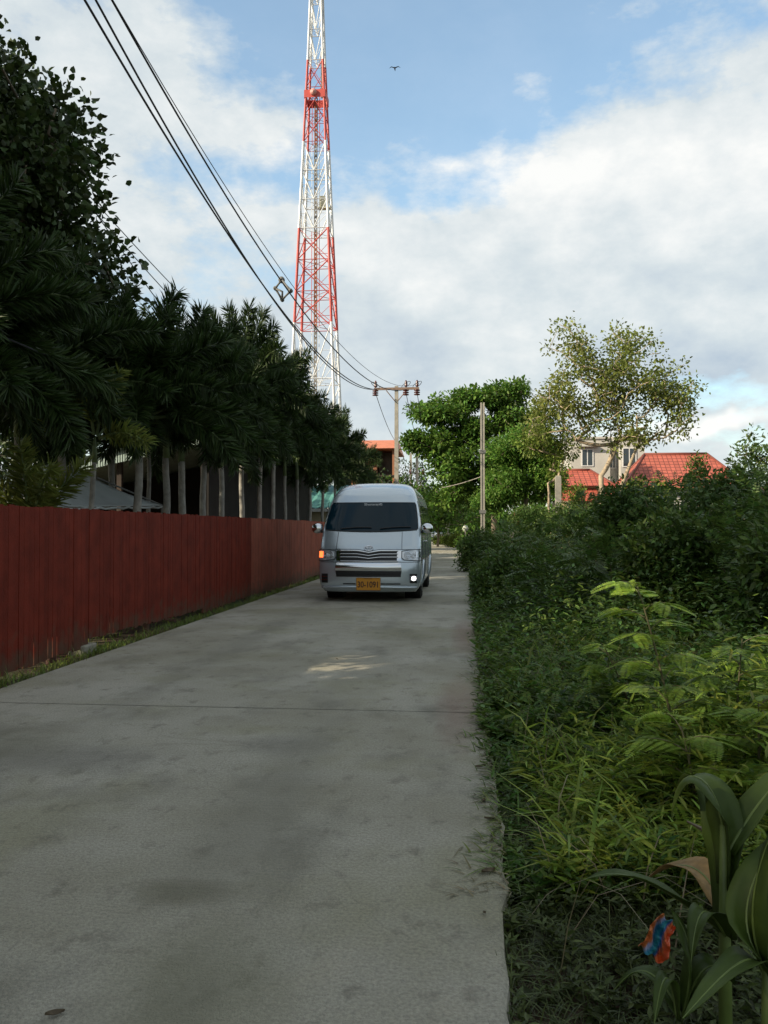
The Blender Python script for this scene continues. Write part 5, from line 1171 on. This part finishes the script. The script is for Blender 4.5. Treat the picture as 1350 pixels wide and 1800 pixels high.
grass(12000, .08, 4.5, 3.2, 14, M['grass'], 'grass', 'longer green grass mixed among the weeds', (.18, .42), .008, (.2, 1.1), lambda x, y: .6 + .8 * np.clip(x - .15, 0, 1.2), cn)
grass(420, .3, 3.0, 2.6, 9, M['drygrass'], 'grass', 'dry straw blades sticking out of the weeds', (.3, .75), .006, (.1, 1.2), None, cn)
grass(800, .42, 3.0, 3.2, 9, M['lance'], 'grass', 'tall broad grass blades standing above the weeds', (.35, .75), .018, (.3, 1.3), None, cn)
grass(5200, -4.05, -3.78, 4.5, 24, M['grass'], 'grass', 'narrow strip of grass along the foot of the red fence', (.05, .17), .007, (.2, 1.1), lambda x, y: 1 + .5 * np.sin(y * 1.7) ** 2)
grass(2200, -4.15, -3.55, 5.5, 13, M['weed'], 'grass', 'tufts of weeds creeping from the fence foot onto the slab', (.05, .15), .012, (.3, 1.3), None, lambda x, y: (np.sin(y * 2.3) + np.sin(y * 5.1) * .5 > -.1 + (x + 4.0) * 3.5))
grass(9000, -9, -4.3, 5, 20, M['grass'], 'grass', 'rough grass on the plot behind the red fence', (.1, .3), .01, (.2, 1))

def runners(n, x0, x1, y0, y1, lm, label, lnr=(.04, .11)):
    y = y0 + (y1 - y0) * rng.random(n) ** 1.2; k = (np.sin(y * 2.6) + np.sin(y * 6.1 + 1) * .7 + np.sin(y * 13) * .4) * .35 + .55
    x = x1 - (x1 - x0) * rng.random(n) ** 2.2 * np.clip(k, .08, 1); P = np.stack([x, y, np.full(n, .004)], 1)
    az = rng.uniform(1.7, 4.6, n); D = unit(np.stack([np.cos(az), np.sin(az), rng.uniform(.1, .7, n)], 1)); side = np.stack([-np.sin(az), np.cos(az), np.zeros(n)], 1)
    V, Fc = blades(P, D, side, rng.uniform(*lnr, n), rng.uniform(.004, .011, n), rng.uniform(.1, .6, n)); V[:, 2] = np.maximum(V[:, 2], .004); o = np_obj('grass', V, Fc, lm); tag(o, label, 'grass', None, 'stuff')
runners(1500, -.02, .17, 3.2, 24, M['grass'], 'grass runners creeping from the verge onto the slab edge')
runners(260, -.06, .17, 3.0, 9, M['drygrass'], 'withered brown grass tips lying on the slab edge', (.03, .10))
# ------------------------------------------------------------------ strap-leaved plants, bottom right
def strap_leaf(pts, w, n=14, fold=.16, wavy=.0):
    """broad leaf along a 3D path: pts control points, w max width"""
    P = [Vector(p) for p in pts]; ctrl = P; out = []
    def bez(t):
        q = [p.copy() for p in ctrl]
        while len(q) > 1: q = [q[i].lerp(q[i + 1], t) for i in range(len(q) - 1)]
        return q[0]
    c = [bez(i / n) for i in range(n + 1)]; vs = []; s0 = None
    for i in range(n + 1):
        T = (c[min(n, i + 1)] - c[max(0, i - 1)]).normalized(); s_ = T.cross(Vector((0, 0, 1)))
        if s_.length < .25 and s0 is not None: s_ = s0
        s_.normalize()
        if s0 is not None:
            if s_.dot(s0) < 0: s_ = -s_
            s_ = s0.lerp(s_, .45).normalized()
        s0 = s_; u = s_.cross(T).normalized(); t = i / n
        ww = w * (math.sin(math.pi * min(1, .12 + .88 * t) ** .75) ** .75 if t < .999 else .02)
        for k in (-1, -.5, 0, .5, 1): vs.append(c[i] + s_ * ww * .5 * k + u * (fold * ww * abs(k) ** 1.5 + wavy * ww * math.sin(t * 14 + k * 2) * abs(k)))
    fs = [(j * 5 + i, j * 5 + i + 1, (j + 1) * 5 + i + 1, (j + 1) * 5 + i) for j in range(n) for i in range(4)]
    return vs, fs, c
def strap_plant(loc, lv, H, label, name='strap_leaved_plant', seed=1):
    t = empty(name, loc, label=label, cat='plant'); base = Vector(loc)
    mb = MB(); mb.tube([(0, 0, -.1), (0, .0, H * .5), (.0, .0, H)], [.019, .016, .010], 8); mb.build('stem', M['maizestem'], t, smooth=True)
    for pts, w, mm in lv:
        mb = MB(); P = [Vector(p) - base for p in pts]; vs, fs, c = strap_leaf(P, w, wavy=.05); mb.add(vs, fs); o = mb.build('leaf', mm, t, smooth=True)
        so = o.modifiers.new('s', 'SOLIDIFY'); so.thickness = .0012
        m2 = MB(); m2.tube(c, [.0045 * (1 - .8 * i / (len(c) - 1)) for i in range(len(c))], 5); m2.build('midrib', M['maizestem'], o)
    return t
Y1 = 2.15
q = lambda px, py, dy=0: at(px, py, Y1 + dy)
b1 = at(1275, 1760, Y1)
strap_plant((b1.x, Y1, -.1), [
   ([q(1275, 1560), q(1285, 1380), q(1230, 1340, .02), q(1185, 1340, .03), q(1180, 1440, .03)], .085, M['maize']),
   ([q(1275, 1640), q(1290, 1480), q(1270, 1330, .1), q(1200, 1345, .15), q(1195, 1400, .2)], .10, M['maize']),
   ([q(1280, 1500), q(1330, 1400, .05), q(1420, 1300, .1), q(1480, 1330, .15)], .085, M['maize']),
   ([q(1275, 1640), q(1200, 1590, -.05), q(1120, 1510, -.1), q(1030, 1545, -.12)], .07, M['maize']),
   ([q(1278, 1650), q(1250, 1600, -.1), q(1225, 1560, -.15), q(1215, 1690, -.2)], .07, M['maize']),
   ([q(1275, 1600, .1), q(1230, 1500, .2), q(1190, 1510, .25), q(1130, 1550, .3)], .10, M['deadleaf']),
 ], .68, 'tall broad strap-leaved plant with curled leaf tips at lower right')
b2 = at(1350, 1790, 1.95)
q = lambda px, py, dy=0: at(px, py, 1.95 + dy)
strap_plant((b2.x, 1.95, -.1), [
   ([q(1345, 1700), q(1290, 1640), q(1300, 1540, .1), q(1400, 1440, .1)], .10, M['maize']),
   ([q(1345, 1720), q(1330, 1650), q(1280, 1700, -.1), q(1200, 1790, -.2)], .075, M['maize']),
   ([q(1350, 1700), q(1400, 1600), q(1440, 1500), q(1480, 1480)], .10, M['maize']),
   ([q(1340, 1690), q(1300, 1600), q(1340, 1480), q(1400, 1380)], .09, M['maize']),
 ], .55, 'wide-bladed plant cut off by the lower right picture corner')
b3 = at(1200, 1800, 2.0)
q = lambda px, py, dy=0: at(px, py, 2.0 + dy)
strap_plant((b3.x, 2.0, -.1), [
   ([q(1190, 1790), q(1180, 1700), q(1165, 1690), q(1150, 1800, -.1)], .05, M['maize']),
   ([q(1200, 1790), q(1230, 1680), q(1260, 1680), q(1290, 1730, .05)], .09, M['maize']),
   ([q(1200, 1790), q(1150, 1690, .1), q(1120, 1690, .1), q(1080, 1740, .1)], .05, M['maize']),
   ([q(1200, 1790), q(1225, 1700), q(1215, 1640), q(1180, 1600, .05)], .06, M['maize']),
 ], .25, 'small leafy shoot below the bright wrapper at lower right')
# dry stalks
q = lambda px, py, Y: at(px, py, Y)
mb = MB(); mb.tube([q(1262, 1475, 2.6), q(1235, 1458, 2.65), q(1208, 1444, 2.7)], [.004, .007, .003], 5); tag(mb.build('dry_stalk', M['drygrass']), 'dry straw-coloured stalk leaning behind the strap leaves', 'stalk')

# ------------------------------------------------------------------ wrapper
def wrapper_mat():
    m = bpy.data.materials.new('printed_foil'); m.use_nodes = True; t = m.node_tree; N = t.nodes.new; K = t.links.new
    b = t.nodes['Principled BSDF']; b.inputs['Roughness'].default_value = .3; b.inputs['Metallic'].default_value = .1
    tc = N('ShaderNodeTexCoord'); sx = N('ShaderNodeSeparateXYZ'); K(tc.outputs['UV'], sx.inputs[0])
    nz = N('ShaderNodeTexNoise'); nz.inputs['Scale'].default_value = 5; K(tc.outputs['UV'], nz.inputs[0])
    ad = N('ShaderNodeMath'); ad.operation = 'MULTIPLY_ADD'; K(nz.outputs[0], ad.inputs[0]); ad.inputs[1].default_value = .22; K(sx.outputs[0], ad.inputs[2])
    r = N('ShaderNodeValToRGB'); K(ad.outputs[0], r.inputs[0]); r.color_ramp.interpolation = 'EASE'; e = r.color_ramp.elements
    e[0].position = 0; e[0].color = (.70, .16, .03, 1); e[1].position = 1; e[1].color = (.65, .09, .02, 1)
    for p, c in ((.26, (.70, .22, .06)), (.36, (.35, .40, .60)), (.46, (.03, .25, .42)), (.60, (.04, .36, .42)), (.74, (.03, .14, .38)), (.86, (.70, .16, .04))):
        x = e.new(p); x.color = (*c, 1)
    K(r.outputs[0], b.inputs['Base Color']); return m
wr = bpy.data.meshes.new('snack_wrapper')
c = at(1160, 1648, 2.3); vs, fs = gridpatch(lambda u, v: ((u - .5 + .09 * math.sin(v * 7)) * .07 * (1 - .3 * v) * (1 - .25 * (2 * v - 1) ** 2 * 0), .016 * math.sin(u * 9 + v * 7) + .012 * math.sin(v * 23 + u * 13) + .008 * abs(math.sin(u * 21 - v * 15)) + .03 * (1 - (2 * u - 1) ** 2), (v - .5) * .105 + .006 * math.sin(u * 13)), 16, 20)
wr.from_pydata([tuple(v) for v in vs], [], fs); uvl = wr.uv_layers.new(name='UVMap')
for p in wr.polygons:
    for li in p.loop_indices:
        vi = wr.loops[li].vertex_index; uvl.data[li].uv = ((vi % 17) / 16, (vi // 17) / 20)
wr.polygons.foreach_set('use_smooth', [True] * len(wr.polygons)); wr.materials.append(wrapper_mat())
wo = bpy.data.objects.new('snack_wrapper', wr); link(wo); wo.location = c; wo.rotation_euler = (R(-25), R(28), R(-20)); tag(wo, 'crumpled orange and blue snack wrapper caught in the plants at lower right', 'wrapper')
so = wo.modifiers.new('s', 'SOLIDIFY'); so.thickness = .001

# fallen leaves on the slab
def dead_leaf(): 
    mb = MB(); mb.add(*gridpatch(lambda u, v: ((u - .5) * .03 * math.sin(math.pi * (v * .92 + .04)), (v - .5) * .085, .012 * (2 * u - 1) ** 2 + .02 * (v - .4) ** 2), 4, 8)); return mb.build('fallen_leaf', M['litter'], smooth=True)
first = dead_leaf(); k = 0
for (px, py) in ((845, 1348), (850, 1408), (864, 1478), (858, 1532), (95, 1783), (592, 1158), (872, 1440), (852, 1605)):
    d = ray(px, py); t_ = -(CAM_H - .006) / d.z; p = Vector((0, 0, CAM_H)) + d * t_
    o = first if k == 0 else first.copy()
    if k: COL.objects.link(o)
    o.location = (min(p.x, .12), p.y, .006); o.rotation_euler = (random.uniform(-.3, .3), random.uniform(-.3, .3), random.uniform(0, 6)); s = random.uniform(.35, .75); o.scale = (s, s, s)
    tag(o, 'small curled brown leaf fallen on the concrete lane', 'fallen leaf', 'fallen leaves on the concrete lane'); k += 1

# ------------------------------------------------------------------ far end of the lane
def far_car(loc, rz, lab, col):
    t = empty('parked_car', loc, rz, lab, 'car'); pm = mat('car_paint_pale', col, .25, metal=.3, coat=.5)
    prof = [(-2.0, .35), (-2.05, .75), (-1.9, .92), (-1.1, 1.0), (-.5, 1.45), (.9, 1.48), (1.75, 1.05), (2.0, .95), (2.05, .4)]
    mb = MB(); n = len(prof); vs = [(s * (.82 if z < 1.1 else .66), y, z) for s in (-1, 1) for y, z in prof]
    mb.add(vs, [tuple(range(n)), tuple(range(2 * n - 1, n - 1, -1))] + [(i, i + n, (i + 1) % n + n, (i + 1) % n) for i in range(n)]); o = mb.build('body', pm, t); b_ = o.modifiers.new('b', 'BEVEL'); b_.width = .05; b_.segments = 2
    mb = MB(); mb.add([(-.72, -1.06, 1.03), (.72, -1.06, 1.03), (.62, -.55, 1.43), (-.62, -.55, 1.43)], [(0, 1, 2, 3)]); q_ = mb.build('windscreen', M['vglass'], t); q_.location = (0, -.02, .02)
    for s in (-1, 1):
        mb = MB(); mb.box(s * .75 - .1, s * .75 + .09, -.6, 1.3, 1.05, 1.38); mb.build('side_window', M['vglass'], t)
        for y in (-1.25, 1.3):
            mb = MB(); mb.lathe([(.2, -.1), (.31, -.09), (.31, .09), (.2, .1)], s * .78, y, .31, 'x', 20); mb.build('wheel', M['rubber'], t, smooth=True)
        mb = MB(); mb.box(s * .6 - .15, s * .6 + .15, -2.09, -2.0, .65, .8); mb.build('headlight', M['reflector'], t)
p = at(768, 940, 78); far_car((p.x, 78, 0), .5, 'pale blue-grey car parked far off beside the van mirror', (.45, .52, .62))
p = at(787, 942, 66); mb = MB(); mb.box(p.x - .16, p.x + .16, 65.9, 66.1, -.1, 1.75); mb.box(p.x - .2, p.x + .2, 65.86, 66.14, 1.75, 1.85); tag(mb.build('gate_pillar', M['wallwhite']), 'sunlit cream gate pillar at the far end of the lane', 'pillar')
p = at(818, 929, 58); g = empty('globe_lamp', (p.x, 58, 0), label='pale round globe on a thin post beside the far lane', cat='lamp'); mb = MB(); mb.lathe([(.02, -.22), (.14, -.17), (.22, 0), (.14, .17), (.02, .22)], 0, 0, p.z, 'z', 16); mb.build('globe', mat('globe_pale', (.5, .55, .45), .4), g, smooth=True); mb = MB(); mb.bar((0, 0, -.1), (0, 0, p.z - .2), .04, 8); mb.build('post', M['conc'], g)
for i, (px, Y, r_, mm, lab) in enumerate(((792, 64, .55, 'yellowtree', 'sunlit yellow-green hedge bush left of the cream gate pillar'), (803, 60, .5, 'yellowtree', 'sunlit yellow-green bush right of the cream gate pillar'), (776, 70, .6, 'yellowtree', 'yellowish bush at the bend beside the parked car'), (822, 50, .6, 'lighttree', 'green bush at the lane edge below the pale globe'), (838, 42, .6, 'lighttree', 'green bush at the lane edge before the concrete pole'))):
    p = at(px, 935, Y); bush((p.x, Y, -.1), [((p.x, Y, .42), (r_ * 1.3, r_, .5), 1)], 260, M[mm], lab, 'leaf', .13, .06, group='low bushes at the far end of the lane', stems=4)
# pale garden wall and red gate roof glimpsed through the bushes
a = at(905, 930, 44); b = at(955, 930, 44)
gw = empty('garden_gate', (a.x, 44, 0), label='pinkish red tiled gate roof glimpsed through the bushes', cat='gate')
mb = MB(); mb.add([(0, 0, 1.7), (b.x - a.x, 0, 1.35), (b.x - a.x, .8, 1.8), (0, .8, 2.2), (0, 0, 1.6), (b.x - a.x, 0, 1.25), (b.x - a.x, .8, 1.7), (0, .8, 2.1)], [(0, 1, 2, 3), (4, 7, 6, 5), (0, 4, 5, 1), (1, 5, 6, 2), (2, 6, 7, 3), (0, 3, 7, 4)]); mb.build('roof', M['tile'], gw, uvf=slope_uv)
mb = MB(); mb.box(.1, b.x - a.x - .1, .3, .45, -.1, 1.3); mb.build('wall', M['wallwhite'], gw)

# bird
p = at(694, 120, 40); bird = MB()
bird.tube([(0, -.12, 0), (0, 0, .0), (0, .12, -.01), (0, .2, -.02)], [.012, .04, .025, .01], 6)
for s in (-1, 1): bird.add([(0, -.05, .02), (0, .07, .02), (s * .16, .06, .09), (s * .17, -.02, .09), (s * .3, .05, .03)], [(0, 1, 2, 3), (3, 2, 4)])
o = bird.build('bird', M['wire']); o.location = p; tag(o, 'tiny dark bird high in the blue sky right of the tower', 'bird')
